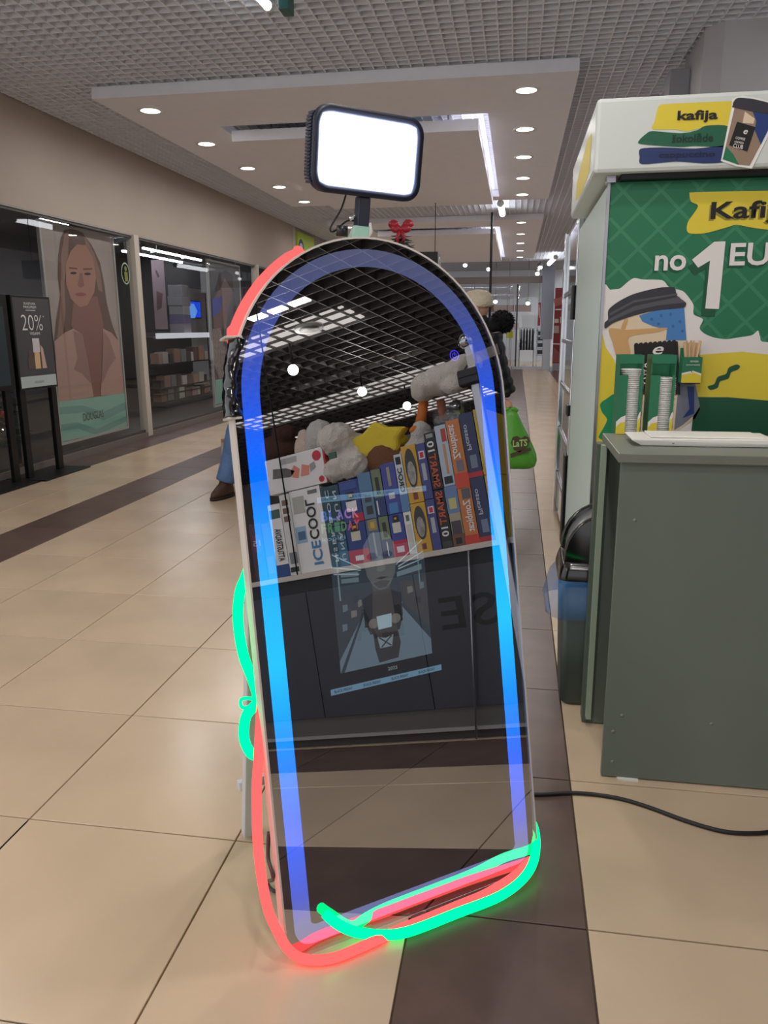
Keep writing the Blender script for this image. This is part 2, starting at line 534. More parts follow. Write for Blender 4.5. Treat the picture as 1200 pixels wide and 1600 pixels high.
# light border behind the glass, its colour runs along the height as the LED effect does
LED = bpy.data.materials.new('led_border'); LED.use_nodes = True
nt = LED.node_tree; nt.nodes.clear()
tc = nt.nodes.new('ShaderNodeTexCoord'); sx = nt.nodes.new('ShaderNodeSeparateXYZ'); mr = nt.nodes.new('ShaderNodeMapRange'); cr = nt.nodes.new('ShaderNodeValToRGB'); em = nt.nodes.new('ShaderNodeEmission'); ou = nt.nodes.new('ShaderNodeOutputMaterial')
mr.inputs[1].default_value = 0.0; mr.inputs[2].default_value = MH
nt.links.new(tc.outputs['Object'], sx.inputs[0]); nt.links.new(sx.outputs[2], mr.inputs[0]); nt.links.new(mr.outputs[0], cr.inputs[0]); nt.links.new(cr.outputs[0], em.inputs[0]); nt.links.new(em.outputs[0], ou.inputs[0])
em.inputs[1].default_value = 2.6
LED.diffuse_color = (0.1, 0.3, 1, 1)
ramp = [(0.0, (0.10, 0.11, 0.19)), (0.045, (0.11, 0.13, 0.30)), (0.09, (0.06, 0.10, 0.55)), (0.20, (0.02, 0.14, 0.92)), (0.30, (0.0, 0.26, 1.0)), (0.42, (0.0, 0.50, 1.0)), (0.55, (0.0, 0.38, 1.0)), (0.68, (0.0, 0.14, 0.95)), (0.78, (0.02, 0.085, 0.62)), (0.86, (0.04, 0.065, 0.30)), (0.93, (0.06, 0.07, 0.16)), (1.0, (0.075, 0.08, 0.13))]
els = cr.color_ramp.elements
while len(els) < len(ramp): els.new(0.5)
for e_, (p_, c_) in zip(els, ramp):
    e_.position = p_; e_.color = (*c_, 1)
so = arch(0.021, ra=0.318); si = arch(0.058, ra=0.285)
b = B()
b.loft([[(x, 0.004, z) for x, z in so], [(x, 0.004, z) for x, z in si], [(x, 0.009, z) for x, z in si], [(x, 0.009, z) for x, z in so]], False, False)
b.obj('light_border', LED, MIRROR, local=True)
# power symbol
PWR = emit('power_violet', (70, 60, 255), 2.2)
pa, pz = ML(711, 555)
b = B()
c1 = ell(pa, pz, 0.0125, 0.0125, 24); c2 = ell(pa, pz, 0.0105, 0.0105, 24)
b.loft([[(x, 0.003, z) for x, z in c1], [(x, 0.003, z) for x, z in c2]], False, False)
arc = [(pa+0.0060*math.cos(a), pz+0.0060*math.sin(a)) for a in [math.radians(125+290*i/16) for i in range(17)]]
arc2 = [(pa+0.0044*math.cos(a), pz+0.0044*math.sin(a)) for a in [math.radians(125+290*i/16) for i in range(17)]]
for i in range(16):
    b.add([(arc[i][0], 0.003, arc[i][1]), (arc[i+1][0], 0.003, arc[i+1][1]), (arc2[i+1][0], 0.003, arc2[i+1][1]), (arc2[i][0], 0.003, arc2[i][1])], [(0, 1, 2, 3)])
b.add([(pa-0.001, 0.003, pz), (pa+0.001, 0.003, pz), (pa+0.001, 0.003, pz+0.008), (pa-0.001, 0.003, pz+0.008)], [(0, 1, 2, 3)])
o = b.obj('power_symbol', PWR, MIRROR, local=True); o['kind'] = 'stuff'
# ---- picture on the screen behind the glass (photo card with ribbons)
SCR = thing('screen', None, None, (0, 0, 0))
SCR.name = 'screen'; SCR.parent = MIRROR
if 'category' in SCR: del SCR['category']
def sc(name, pts, c, k=1.0, d=0.0, raw=False):
    q = pts if raw else [ML(x, y) for x, y in pts]
    key = 'screen_%d_%d_%d_%d' % (*c, int(k*100))
    o = poly(name, [(x, 0.0075-d, z) for x, z in q], emit(key, c, k*1.25), SCR, local=True)
    return o
x0, x1, z0, z1 = -0.150, 0.083, 0.594, 0.860
def sl(name, pts, c, k=1.0, d=0.0):
    return sc(name, [(x0+(x1-x0)*a, z0+(z1-z0)*t) for a, t in pts], c, k, d, True)
sl('picture', [(0, 0), (1, 0), (1, 1), (0, 1)], (44, 56, 64), 1, 0)
sl('picture_floor', [(0, 0), (1, 0), (1, 0.16), (0.72, 0.5), (0.3, 0.5), (0, 0.1)], (100, 118, 128), 1, 0.0003)
sl('picture_rail', [(0, 0.0), (0.30, 0.50), (0.31, 0.48), (0.04, 0.0)], (44, 52, 58), 1, 0.0005)
sl('picture_rail', [(1, 0.17), (0.72, 0.5), (0.7, 0.47), (1, 0.13)], (44, 52, 58), 1, 0.0005)
sl('picture_shelf', [(0, 0.10), (0.28, 0.45), (0.28, 0.66), (0, 0.62)], (50, 58, 62), 1, 0.0004)
sl('picture_shelf', [(1, 0.24), (0.74, 0.48), (0.7, 0.68), (1, 0.66)], (62, 60, 58), 1, 0.0004)
for i, (a, t, w) in enumerate([(0.06, 0.34, 0.05), (0.16, 0.44, 0.06), (0.2, 0.56, 0.05), (0.08, 0.5, 0.05), (0.78, 0.56, 0.06), (0.86, 0.46, 0.06), (0.92, 0.58, 0.05), (0.24, 0.52, 0.04)]):
    sl('picture_goods', [(a, t), (a+w, t+0.01), (a+w, t+0.06), (a, t+0.06)], [(96, 112, 118), (118, 112, 104), (40, 44, 50)][i % 3], 1, 0.0006)
for t in (0.74, 0.79):
    sl('picture_sign', [(0.09, t), (0.27, t-0.01), (0.27, t+0.03), (0.09, t+0.035)], (104, 120, 126), 1, 0.0005)
sl('picture_sign', [(0.68, 0.72), (0.96, 0.75), (0.96, 0.80), (0.68, 0.76)], (112, 128, 134), 1, 0.0005)
for p, q in [((0.02, 0.98), (0.3, 0.84)), ((0.02, 0.82), (0.28, 0.79)), ((0.68, 0.82), (0.99, 1.0)), ((0.70, 0.80), (0.99, 0.9)), ((0.70, 0.78), (0.99, 0.84)), ((0.0, 0.88), (0.3, 0.82))]:
    sl('picture_lamp_line', [p, (q[0], q[1]), (q[0], q[1]+0.008), (p[0], p[1]+0.012)], (150, 168, 172), 1.1, 0.0006)
sl('picture_post', [(0.055, 0.6), (0.07, 0.6), (0.07, 1.0), (0.055, 1.0)], (120, 138, 142), 1, 0.0006)
sl('picture_post', [(0.92, 0.64), (0.93, 0.64), (0.93, 1.0), (0.92, 1.0)], (120, 138, 142), 1, 0.0006)
sl('figure_trousers', [(0.37, 0.30), (0.63, 0.30), (0.66, 0.16), (0.62, 0.03), (0.41, 0.02), (0.38, 0.14)], (46, 44, 42), 1, 0.0008)
sl('figure_body', [(0.30, 0.56), (0.40, 0.63), (0.60, 0.63), (0.70, 0.56), (0.71, 0.40), (0.66, 0.27), (0.34, 0.27), (0.29, 0.40)], (62, 56, 50), 1, 0.0009)
sl('figure_jacket', [(0.29, 0.58), (0.40, 0.62), (0.37, 0.34), (0.29, 0.34)], (20, 22, 26), 1, 0.0010)
sl('figure_jacket', [(0.71, 0.58), (0.60, 0.62), (0.62, 0.34), (0.70, 0.34)], (20, 22, 26), 1, 0.0010)
sl('figure_hand', ell(0.385, 0.36, 0.055, 0.042), (116, 108, 98), 1, 0.0011)
sl('figure_hand', ell(0.625, 0.37, 0.055, 0.042), (116, 108, 98), 1, 0.0011)
sl('mug', [(0.43, 0.30), (0.575, 0.305), (0.585, 0.42), (0.42, 0.415)], (164, 184, 190), 1, 0.0012)
sl('figure_patch', [(0.43, 0.14), (0.56, 0.14), (0.585, 0.24), (0.5, 0.22), (0.41, 0.24)], (130, 142, 146), 1, 0.0012)
sl('patch_cross', [(0.44, 0.15), (0.455, 0.145), (0.57, 0.23), (0.555, 0.235)], (40, 40, 40), 1, 0.0014)
sl('patch_cross', [(0.545, 0.145), (0.56, 0.15), (0.435, 0.235), (0.42, 0.23)], (40, 40, 40), 1, 0.0014)
sl('figure_neck', [(0.41, 0.60), (0.59, 0.60), (0.60, 0.72), (0.40, 0.72)], (76, 74, 70), 1, 0.0009)
sl('figure_head', [(0.345, 1.02), (0.335, 0.90), (0.36, 0.76), (0.42, 0.67), (0.48, 0.635), (0.54, 0.635), (0.60, 0.67), (0.66, 0.76), (0.685, 0.90), (0.675, 1.02), (0.60, 1.12), (0.43, 1.12)], (96, 98, 95), 1, 0.0010)
for a in (0.43, 0.59):
    sl('figure_eye_shade', ell(a, 0.925, 0.06, 0.032, 14), (52, 54, 54), 1, 0.0012)
    sl('figure_eye', ell(a, 0.915, 0.026, 0.012, 12), (18, 18, 18), 1, 0.0013)
sl('figure_nose', [(0.495, 0.92), (0.53, 0.92), (0.56, 0.80), (0.51, 0.785), (0.465, 0.80)], (116, 116, 112), 1, 0.0012)
sl('figure_mouth', [(0.44, 0.735), (0.51, 0.745), (0.585, 0.735), (0.51, 0.722)], (58, 50, 48), 1, 0.0012)
sl('figure_beard', [(0.42, 0.70), (0.47, 0.65), (0.55, 0.65), (0.60, 0.70), (0.51, 0.715)], (72, 70, 66), 1, 0.0011)
RIB = (128, 170, 196); INK = (16, 24, 34)
def ribbon(a, c, z, h, n, k):
    sc('ribbon', [(a, z-h/2), (c, z-h/2), (c, z+h/2), (a, z+h/2)], RIB, k, 0.0015, True)
    st = (c-a)/n
    for i in range(n):
        text('ribbon_lettering', 'BLACK FRIDAY', (a+st*i+st*0.12, 0.0055, z-h*0.22), (1, 0, 0), (0, 0, 1), st*0.62, h*0.46, emit('ribbon_ink', INK, 0.3), SCR, 0.02, True)
ribbon(-0.178, 0.104, 0.557, 0.0135, 4, 0.72)
ra = ML(497, 783)
ribbon(ra[0], ML(668, 763)[0], 0.978, 0.0125, 4, 0.62)
text('year_lettering', '2025', (x0+0.115, 0.006, 0.577), (1, 0, 0), (0, 0, 1), 0.024, 0.008, emit('year_pale', (170, 180, 184), 0.7), SCR, 0.015, True)
cols = [(70, 120, 210), (96, 132, 214), (150, 128, 214), (196, 128, 190), (214, 132, 150)]
for i, ch in enumerate('BLACK'):
    text('headline_letter', ch, (-0.163+i*0.0185, 0.006, 0.931), (1, 0, 0), (0, 0, 1), 0.0155, 0.022, emit('head_%d' % i, cols[i], 0.9), SCR, 0.03, True)
cols = [(92, 150, 96), (92, 150, 80), (86, 140, 90), (104, 150, 76), (206, 84, 84), (206, 84, 84)]
for i, ch in enumerate('FRIDAY'):
    text('headline_letter', ch, (-0.165+i*0.0157, 0.006, 0.905), (1, 0, 0), (0, 0, 1), 0.0128, 0.021, emit('head2_%d' % i, cols[i], 0.9), SCR, 0.03, True)
text('headline_small', 'kopīgi', (-0.165, 0.006, 0.885), (1, 0, 0), (0, 0, 1), 0.055, 0.012, emit('head_small', (150, 176, 190), 0.7), SCR, 0.01, True)

# ---- rear prop of the mirror
lw = mat('stand_white', (206, 206, 208), 0.5)
inv = MIRROR.matrix_world.inverted()
def prop(foot, topx):
    f = inv @ Vector(foot)
    tp = Vector((topx, 0.045, 1.22))
    d = (tp-f); w = 0.022; dpt = 0.014
    s_ = Vector((1, 0, 0)); q = d.cross(s_).normalized()
    A = [f+s_*a*w+q*c*dpt for a, c in ((-1, -1), (1, -1), (1, 1), (-1, 1))]
    C = [tp+s_*a*w+q*c*dpt for a, c in ((-1, -1), (1, -1), (1, 1), (-1, 1))]
    return B().hexa(A, C).obj('prop_leg', lw, MIRROR, 0.003, True)
fl = P(392, 1306, 'z', 0.002)
prop((fl.x, fl.y, 0.012), -0.26)
fr = fl+MU*0.50
prop((fr.x, fr.y, 0.012), 0.26)
a = inv @ (Vector((fl.x, fl.y, 0.16))+MV*0)
B().box(-0.30, 0.24, a.y-0.012, a.y+0.012, a.z-0.012, a.z+0.012).obj('prop_brace', lw, MIRROR, 0.002, True)
# clear tape tabs on the glass, black wrap on the left side
CT = glassmat('clear_tape', 0.22, (0.9, 0.88, 0.86), (0.9, 0.86, 0.84), 0.25)
poly('clear_tape', [(x, -0.0022, z) for x, z in [ML(726, 558), ML(776, 537), ML(781, 553), ML(731, 574)]], CT, MIRROR, local=True)
WR = mat('black_wrap_film', (14, 14, 18), 0.12, spec=0.8, coat=0.6)
rings = []
nz = 40
for i in range(nz+1):
    t = i/nz
    zc = 1.165+0.158*t
    pxl = -MW/2
    for_arch = zc-(MH-MRA)
    if for_arch > 0:
        pxl = -MW/2*math.sqrt(max(0, 1-(for_arch/MRA)**2))
    pinch = 1-0.30*math.sin(math.pi*min(max(t, 0), 1))
    rw, rd = 0.0155*pinch+0.003, 0.024*pinch+0.004
    ringp = []
    for k in range(16):
        a = 2*math.pi*k/16
        j = 1+0.38*noise.noise(Vector((zc*45, k*0.9, 2.3)))
        ringp.append((pxl-0.001+rw*math.cos(a)*j, 0.016+rd*math.sin(a)*j, zc))
    rings.append(ringp)
sl_o = B().loft(rings).obj('black_wrap', WR, MIRROR, local=True, label='shiny black film wrapped round the frame')
B().box(-MW/2-0.016, -MW/2+0.013, -0.008, 0.034, 1.160, 1.165).obj('wrap_edge', mat('tape_pale', (200, 196, 188), 0.3), MIRROR, 0.001, True)
B().box(-MW/2-0.006, -MW/2+0.030, -0.008, 0.034, 1.322, 1.327).obj('wrap_edge', mat('tape_pale', (200, 196, 188), 0.3), MIRROR, 0.001, True)

# ---- neon ropes
def neon(name, c, s):
    m = emit(name, c, s)
    return m
RED = neon('neon_red', (255, 82, 80), 1.9)
GRN = neon('neon_green', (0, 255, 128), 2.3)
T = MIRROR.matrix_world
def mloc(x, y, z): return T @ Vector((x, y, z))
pts = []
for i in range(0, 21):                             # along the left of the arch, just outside the frame
    a = math.radians(156-44*i/20)
    pts.append(mloc((MW/2+0.012)*math.cos(a)*(1.0), 0.022+0.05*max(0, (i-16)/4), MH-MRA+(MRA+0.010)*math.sin(a)))
pts = [mloc(-MW/2+0.05, 0.06, 1.10), mloc(-MW/2+0.03, 0.06, 1.22)]+pts+[mloc(-0.09, 0.075, 1.45), mloc(-0.05, 0.075, 1.38)]
low = [MP(405, 1165, 0.03), MP(401, 1240, 0.03), MP(404, 1330, 0.028), MP(416, 1410, 0.02), MP(432, 1452, 0.0)]
g = [P(452, 1485, 'z', 0.03), P(478, 1499, 'z', 0.014), P(520, 1497, 'z', 0.012), P(573, 1476, 'z', 0.012), P(625, 1452, 'z', 0.012), P(667, 1435, 'z', 0.012), P(715, 1415, 'z', 0.012), P(760, 1396, 'z', 0.012), P(805, 1368, 'z', 0.014), P(828, 1344, 'z', 0.02)]
behind = [mloc(-MW/2+0.03, 0.05, 0.92), mloc(-MW/2+0.04, 0.055, 0.75)]
full = smoothpath(pts[::-1]+behind+low+g, 6)
ro = B().tube(full, 0.0108, 10).obj('neon_rope', RED)
tag(ro, 'glowing red neon rope round the arch, down the left side and along the mirror foot', 'neon rope')
tip = MP(508, 1427, -0.012)
g = [tip, MP(528, 1444, -0.022), P(556, 1456, 'z', 0.022), P(601, 1461, 'z', 0.015), P(643, 1454, 'z', 0.0135), P(713, 1427, 'z', 0.0135), P(783, 1399, 'z', 0.0145), P(823, 1366, 'z', 0.03), MP(837, 1328, -0.006), mloc(MW/2+0.012, 0.03, 0.10), mloc(MW/2-0.04, 0.06, 0.16), mloc(0.1, 0.065, 0.25), mloc(-0.2, 0.06, 0.34)]
g += [MP(407, 1184, 0.05), MP(390, 1174, 0.06), MP(381, 1150, 0.06), MP(385, 1118, 0.06), MP(402, 1096, 0.055), MP(396, 1066, 0.06), MP(380, 1022, 0.06), MP(372, 970, 0.06), MP(375, 925, 0.06), MP(387, 893, 0.055), mloc(-MW/2+0.06, 0.06, 0.95), mloc(-0.1, 0.06, 1.2), mloc(-0.03, 0.05, MH-0.02)]
go = B().tube(smoothpath(g, 6), 0.0112, 10).obj('neon_rope', GRN)
tag(go, 'glowing green neon rope looped at the mirror foot and hanging out on the left side', 'neon rope')
cm = MP(389, 1093, 0.075)
tie = smoothpath([MP(402, 1101, 0.06), MP(380, 1106, 0.07), MP(376, 1095, 0.07), MP(384, 1091, 0.06), MP(404, 1093, 0.05)], 5)
B().tube(tie, 0.0038, 6).obj('knot_loop', GRN, go)
# ---- grey cable beside mirror on the floor, left
CABG = mat('grey_cable', (70, 72, 74), 0.5)
pc = [MP(420, 1300, 0.05), MP(419, 1340, 0.05), MP(427, 1372, 0.04), P(417, 1378, 'z', 0.02), P(428, 1392, 'z', 0.006), P(450, 1390, 'z', 0.006)]
o = B().tube(smoothpath(pc, 6), 0.0045, 8).obj('power_lead', CABG)
tag(o, 'thin grey lead curling down behind the left mirror edge', 'cable')
# ---- black cable across the floor on the right
pc = [P(800, 1236, 'z', 0.006), P(840, 1241, 'z', 0.006), P(900, 1239, 'z', 0.006), P(960, 1246, 'z', 0.006), P(1010, 1260, 'z', 0.006), P(1070, 1282, 'z', 0.006), P(1125, 1298, 'z', 0.006), P(1170, 1302, 'z', 0.006), P(1215, 1297, 'z', 0.006), P(1300, 1270, 'z', 0.006)]
o = B().tube(smoothpath(pc, 8), 0.0058, 8).obj('extension_cord', mat('black_rubber', (24, 24, 26), 0.5))
tag(o, 'black cord snaking from behind the mirror across the tiles to the right', 'cord')

# ---- LED panel lamp clamped on top
la, lt, lr = math.radians(36.8), math.radians(-6), math.radians(-2.0)
lu = Vector((math.cos(la), math.sin(la), 0)); ln0 = Vector((math.sin(la), -math.cos(la), 0))
lv = math.cos(lt)*Vector((0, 0, 1))-math.sin(lt)*ln0
lu, lv = lu*math.cos(lr)+lv*math.sin(lr), lv*math.cos(lr)-lu*math.sin(lr)
ln = lu.cross(lv)
LO = MBASE+MV*1.53-MN*0.03+lu*0.007+lv*0.184
LAMP = thing('video_light', 'bright white LED panel lamp clamped on top of the arched mirror', 'lamp', LO)
LAMP.matrix_world = Matrix(((lu.x, -ln.x, lv.x, LO.x), (lu.y, -ln.y, lv.y, LO.y), (lu.z, -ln.z, lv.z, LO.z), (0, 0, 0, 1)))
def rrect(w, h, r, n=8):
    pts = []
    for cx_, cz_, a0 in ((-w+r, -h+r, math.pi), (w-r, -h+r, 1.5*math.pi), (w-r, h-r, 0), (-w+r, h-r, 0.5*math.pi)):
        for i in range(n+1):
            a = a0+math.pi/2*i/n
            pts.append((cx_+r*math.cos(a), cz_+r*math.sin(a)))
    return pts
w_, h_ = 0.130, 0.085
oo = rrect(w_, h_, 0.036); ii = rrect(w_-0.018, h_-0.018, 0.026)
LB = mat('lamp_body', (34, 39, 60), 0.4)  # black housing, bluish because the lamp's veiling glare is painted into its colour
b = B(); n = len(oo)
b.loft([[(x, 0.002, z) for x, z in ii], [(x, -0.002, z) for x, z in ii], [(x, -0.003, z) for x, z in oo], [(x, 0.014, z) for x, z in oo], [(x*0.98, 0.03, z*0.98) for x, z in oo]], False, True)
b.add([(x*0.98, 0.03, z*0.98) for x, z in oo], [tuple(range(n))])
b.obj('housing', LB, LAMP, local=True)
poly('diffuser', [(x, 0.0, z) for x, z in ii], emit('panel_white', (250, 252, 255), 9.0), LAMP, local=True)
for i in range(21):
    z = -h_*0.78+2*h_*0.78*i/20
    for s in (-1, 1):
        e = 1.0 if abs(z) < h_-0.036 else (math.sqrt(max(0, 0.036**2-(abs(z)-(h_-0.036))**2))+w_-0.036)/w_
        box('cooling_fin', s*w_*e-0.004, s*w_*e+0.004, 0.006, 0.034, z-0.0022, z+0.0022, LB, LAMP, local=True)
b = B().box(-0.014, 0.014, 0.004, 0.030, -h_-0.062, -h_+0.0)
b.obj('bracket', LB, LAMP, 0.003, True)
B().cyl((-0.012, 0.017, -h_-0.012), 0.009, 0.024, 14, 'x').obj('tilt_hinge', BLACKM, LAMP, local=True)
B().tube([(-0.028, 0.02, -h_-0.048), (-0.004, 0.02, -h_-0.034)], 0.0045, 10).obj('clamp_screw', CHROME, LAMP, local=True)
B().cyl((-0.046, 0.016, -h_-0.085), 0.013, 0.022, 12, 'z').obj('clamp_knob', BLACKP, LAMP, local=True)
B().hexa([(-0.032, 0.0, -h_-0.092), (0.012, 0.0, -h_-0.092), (0.012, 0.02, -h_-0.092), (-0.032, 0.02, -h_-0.092)], [(-0.020, 0.003, -h_-0.06), (0.014, 0.003, -h_-0.06), (0.014, 0.02, -h_-0.06), (-0.020, 0.02, -h_-0.06)]).obj('clamp_jaw', mat('clamp_mint', (150, 196, 176), 0.3), LAMP, 0.002, True)
B().tube([(0.016, 0.012, -h_-0.052), (0.02, 0.012, -h_-0.07), (0.006, 0.008, -h_-0.094)], [0.006, 0.007, 0.004], 8).obj('clamp_arm', WHITEP, LAMP, local=True)
B().tube(smoothpath([(-0.035, 0.03, -h_+0.004), (-0.045, 0.032, -h_-0.03), (-0.068, 0.03, -h_-0.068), (-0.06, 0.03, -h_-0.076), (-0.03, 0.03, -h_-0.052), (-0.012, 0.03, -h_-0.05)], 6), 0.0022, 6).obj('lead', BLACKP, LAMP, local=True)
B().tube([(0.018, 0.03, -h_-0.066), (0.03, 0.03, -h_-0.064), (0.02, 0.03, -h_-0.075), (0.03, 0.03, -h_-0.094)], 0.003, 6).obj('lock_lever', BLACKP, LAMP, local=True)
ld = bpy.data.lights.new('panel_lamp', 'AREA'); ld.shape = 'RECTANGLE'; ld.size = 0.22; ld.size_y = 0.13; ld.energy = 3.0; ld.color = (0.92, 0.96, 1)
lo = bpy.data.objects.new('panel_lamp', ld); link(lo, LAMP, True)
lo.matrix_basis = Matrix.Translation((0, -0.006, 0)) @ Matrix.Rotation(math.pi/2, 4, 'X')

# ================================================================== COFFEE STAND
PY_, HY_ = 2.95, 2.88
GREEN = mat('print_green', (34, 116, 80), 0.45)
GREENL = mat('print_green_lattice', (56, 132, 96), 0.45)
GREEND = mat('print_green_dark', (22, 84, 58), 0.45)
YELL = mat('print_yellow', (226, 204, 62), 0.45)
WPRINT = mat('print_white', (232, 226, 224), 0.45)
INKB = mat('print_black', (26, 24, 26), 0.45)
NAVY = mat('print_navy', (34, 58, 122), 0.45)
BLUEP = mat('print_blue', (72, 128, 190), 0.45)
KRAFT = mat('print_kraft', (206, 162, 108), 0.5)
CREAM = mat('print_cream', (226, 204, 176), 0.5)
LIDB = mat('print_lid', (52, 52, 60), 0.45)
BODY = mat('stand_body', (206, 224, 220), 0.4)
PANX0 = 0.297
ST = thing('coffee_stand', 'white and green coffee stand cabinet with printed front and header', 'coffee stand', (0.95, 3.6, 0))
box('cabinet', PANX0, 1.70, PY_+0.004, 4.28, 0.0, 1.805, BODY, ST, 0.004)
panel = box('front_panel', PANX0+0.002, 1.68, PY_-0.008, PY_+0.003, 0.02, 1.803, GREEN, ST)
hd = box('header_box', 0.236, 1.72, HY_, 4.02, 1.822, 2.055, mat('header_white', (214, 220, 216), 0.35), ST, 0.014)
box('header_shadow_gap', 0.33, 1.68, HY_+0.02, 4.0, 1.804, 1.824, BLACKM, ST)
box('hinge', 0.285, 0.315, PY_-0.03, PY_+0.02, 1.800, 1.824, STEEL, ST)
box('edge_profile', PANX0-0.006, PANX0+0.003, PY_-0.014, PY_+0.006, 0.0, 1.803, STEEL, ST)
def cr8(x, y): return 880+x/2.7125, 130+y/2.7125
ROUND = {'squiggle', 'green_splash', 'cup_lid', 'cup_leaf', 'brush_yellow', 'brush_green', 'brush_blue', 'yellow_banner', 'white_tear'}
def pr(name, pts, m, lv, crop=cr8, y=None, parent=None):
    """flat print on the front panel, outline in photo pixels, lv = layer"""
    y0 = (PY_-0.008 if y is None else y)-0.0006*lv
    pts = [crop(*q) if crop else q for q in pts]
    if name in ROUND:
        L_ = [Vector((q[0], q[1], 0)) for q in pts]; n_ = len(L_); sm_ = []
        for i in range(n_):
            a0, a1, a2, a3 = L_[i-1], L_[i], L_[(i+1) % n_], L_[(i+2) % n_]
            for k in range(4):
                t = k/4
                sm_.append(0.5*((2*a1)+(a2-a0)*t*0.7+(2*a0-5*a1+4*a2-a3)*t*t*0.7+(3*a1-a0-3*a2+a3)*t**3*0.7)+0.15*((a2-a1)*2*t-0*(a1)) if False else a1+(a2-a1)*(t*t*(3-2*t))+0.5*((a2-a0)*0.5*(t**3-2*t*t+t)+(a3-a1)*0.5*(t**3-t*t))*1.6)
        pts = [(q.x, q.y) for q in sm_]
    q3 = []
    for q in pts:
        w = P(q[0], q[1], 'y', y0)
        q3.append((min(max(w.x, PANX0+0.003 if y is None else 0.25), 1.67), y0, min(max(w.z, 0.03), 1.80 if y is None else 2.05)))
    return poly(name, q3, m, parent or panel)
# diamond lattice print on the green
for i in range(-6, 12):
    for s in (1, -1):
        x = PANX0+0.02+i*0.125
        a = (x, 1.12); b_ = (x+s*0.68, 1.80)
        if s < 0: a = (x+0.68, 1.12); b_ = (x, 1.80)
        w = 0.008
        # clip to the panel width
        def at(t): return (a[0]+(b_[0]-a[0])*t, a[1]+(b_[1]-a[1])*t)
        lo, hi = PANX0+0.006, 1.67
        dx = b_[0]-a[0]
        t0, t1 = 0.0, 1.0
        for lim in (lo, hi):
            t = (lim-a[0])/dx
            if (lim == lo) == (dx > 0): t0 = max(t0, t)
            else: t1 = min(t1, t)
        if t1-t0 < 0.05: continue
        p, q = at(t0), at(t1)
        yy = PY_-0.0083-(0.0002 if s > 0 else 0)
        poly('lattice_line', [(p[0]-w, yy, p[1]), (p[0]+w, yy, p[1]), (q[0]+w, yy, q[1]), (q[0]-w, yy, q[1])], GREENL, panel)
pr('white_tear', [(165, 890), (200, 876), (240, 870), (270, 845), (300, 826), (340, 832), (420, 835), (450, 865), (505, 880), (530, 905), (552, 940), (553, 980), (592, 1000), (578, 1038), (600, 1062), (640, 1078), (690, 1085), (740, 1078), (800, 1068), (826, 1048), (835, 1075), (868, 1098), (1200, 1080), (1200, 1180), (868, 1175), (600, 1180), (600, 1500), (140, 1500)], WPRINT, 1.5)
pr('yellow_field', [(575, 1152), (640, 1146), (760, 1138), (868, 1150), (1200, 1130), (1200, 1370), (868, 1345), (700, 1332), (560, 1330)], YELL, 3)
pr('green_field', [(560, 1330), (700, 1331), (868, 1345), (1200, 1380), (1200, 1500), (540, 1500)], GREEND, 4)
pr('yellow_field', [(160, 1055), (180, 1120), (215, 1170), (238, 1250), (225, 1340), (230, 1650), (100, 1820), (110, 1600)], YELL, 3)
pr('green_splash', [(156, 1362), (180, 1340), (236, 1328), (245, 1600), (175, 1520), (150, 1500), (170, 1462), (186, 1425), (165, 1395)], mat('print_green_mid', (36, 138, 92), 0.45), 4)
pr('squiggle', [(612, 1285), (640, 1275), (655, 1245), (690, 1232), (702, 1205), (735, 1192), (750, 1200), (738, 1215), (712, 1225), (700, 1252), (665, 1264), (655, 1290), (625, 1300)], GREEND, 5)
pr('yellow_banner', [(536, 470), (560, 462), (868, 455), (1010, 448), (1005, 600), (900, 622), (800, 612), (735, 600), (690, 612), (600, 636), (530, 634), (528, 590), (572, 522), (542, 502)], YELL, 3)
# printed cup
pr('cup_body', [(188, 1022), (240, 1000), (330, 975), (512, 942), (524, 1090), (560, 1260), (580, 1380), (560, 1420), (490, 1470), (300, 1490), (230, 1180)], CREAM, 4)
pr('cup_blue', [(322, 985), (400, 960), (512, 942), (522, 1090), (435, 1090), (440, 1045), (380, 1030), (335, 1010)], BLUEP, 5)
for dx, dy in ((30, 30), (70, 15), (110, 10), (150, 40), (60, 50), (120, 60), (160, 80)):
    x, y = 345+dx, 970+dy
    pr('cup_dot', ell(x, y, 6, 7, 10), mat('print_dot', (54, 104, 166), 0.45), 6)
pr('cup_leaf', [(195, 1040), (270, 1045), (440, 1036), (400, 1055), (280, 1075), (285, 1150), (230, 1160), (210, 1100)], KRAFT, 6)
pr('cup_leaf', [(245, 1040), (260, 1000), (275, 1000), (262, 1042)], KRAFT, 6)
pr('cup_shadow', [(490, 1270), (560, 1275), (580, 1370), (552, 1410), (505, 1450), (470, 1470)], mat('print_greyblue', (120, 124, 140), 0.45), 5)
pr('cup_stripe', [(525, 1285), (555, 1285), (555, 1400), (505, 1420), (535, 1380)], NAVY, 6)
pr('cup_lid', [(178, 1040), (176, 1015), (190, 1000), (192, 960), (235, 925), (300, 893), (400, 868), (470, 865), (482, 900), (518, 928), (520, 940), (505, 952), (400, 962), (300, 985), (215, 1015)], LIDB, 7)
pr('lid_ridge', [(190, 1002), (300, 945), (490, 905), (515, 930), (400, 942), (300, 965), (195, 1012)], mat('print_lid_light', (84, 82, 90), 0.45), 8)
pr('lid_ridge', [(196, 975), (300, 920), (482, 890), (484, 898), (300, 930), (196, 986)], mat('print_lid_light', (84, 82, 90), 0.45), 8)
tb = [(300, 1108)]
for i in range(9):
    x = 305+i*20; y = 1108-i*1.6
    tb += [(x, y-6), (x+8, y-8), (x+14, y-2)]
tb += [(486, 1095), (496, 1320), (310, 1320)]
pr('cup_tag', tb, INKB, 8)
q = P(*cr8(392, 1165), 'y', PY_-0.0136)
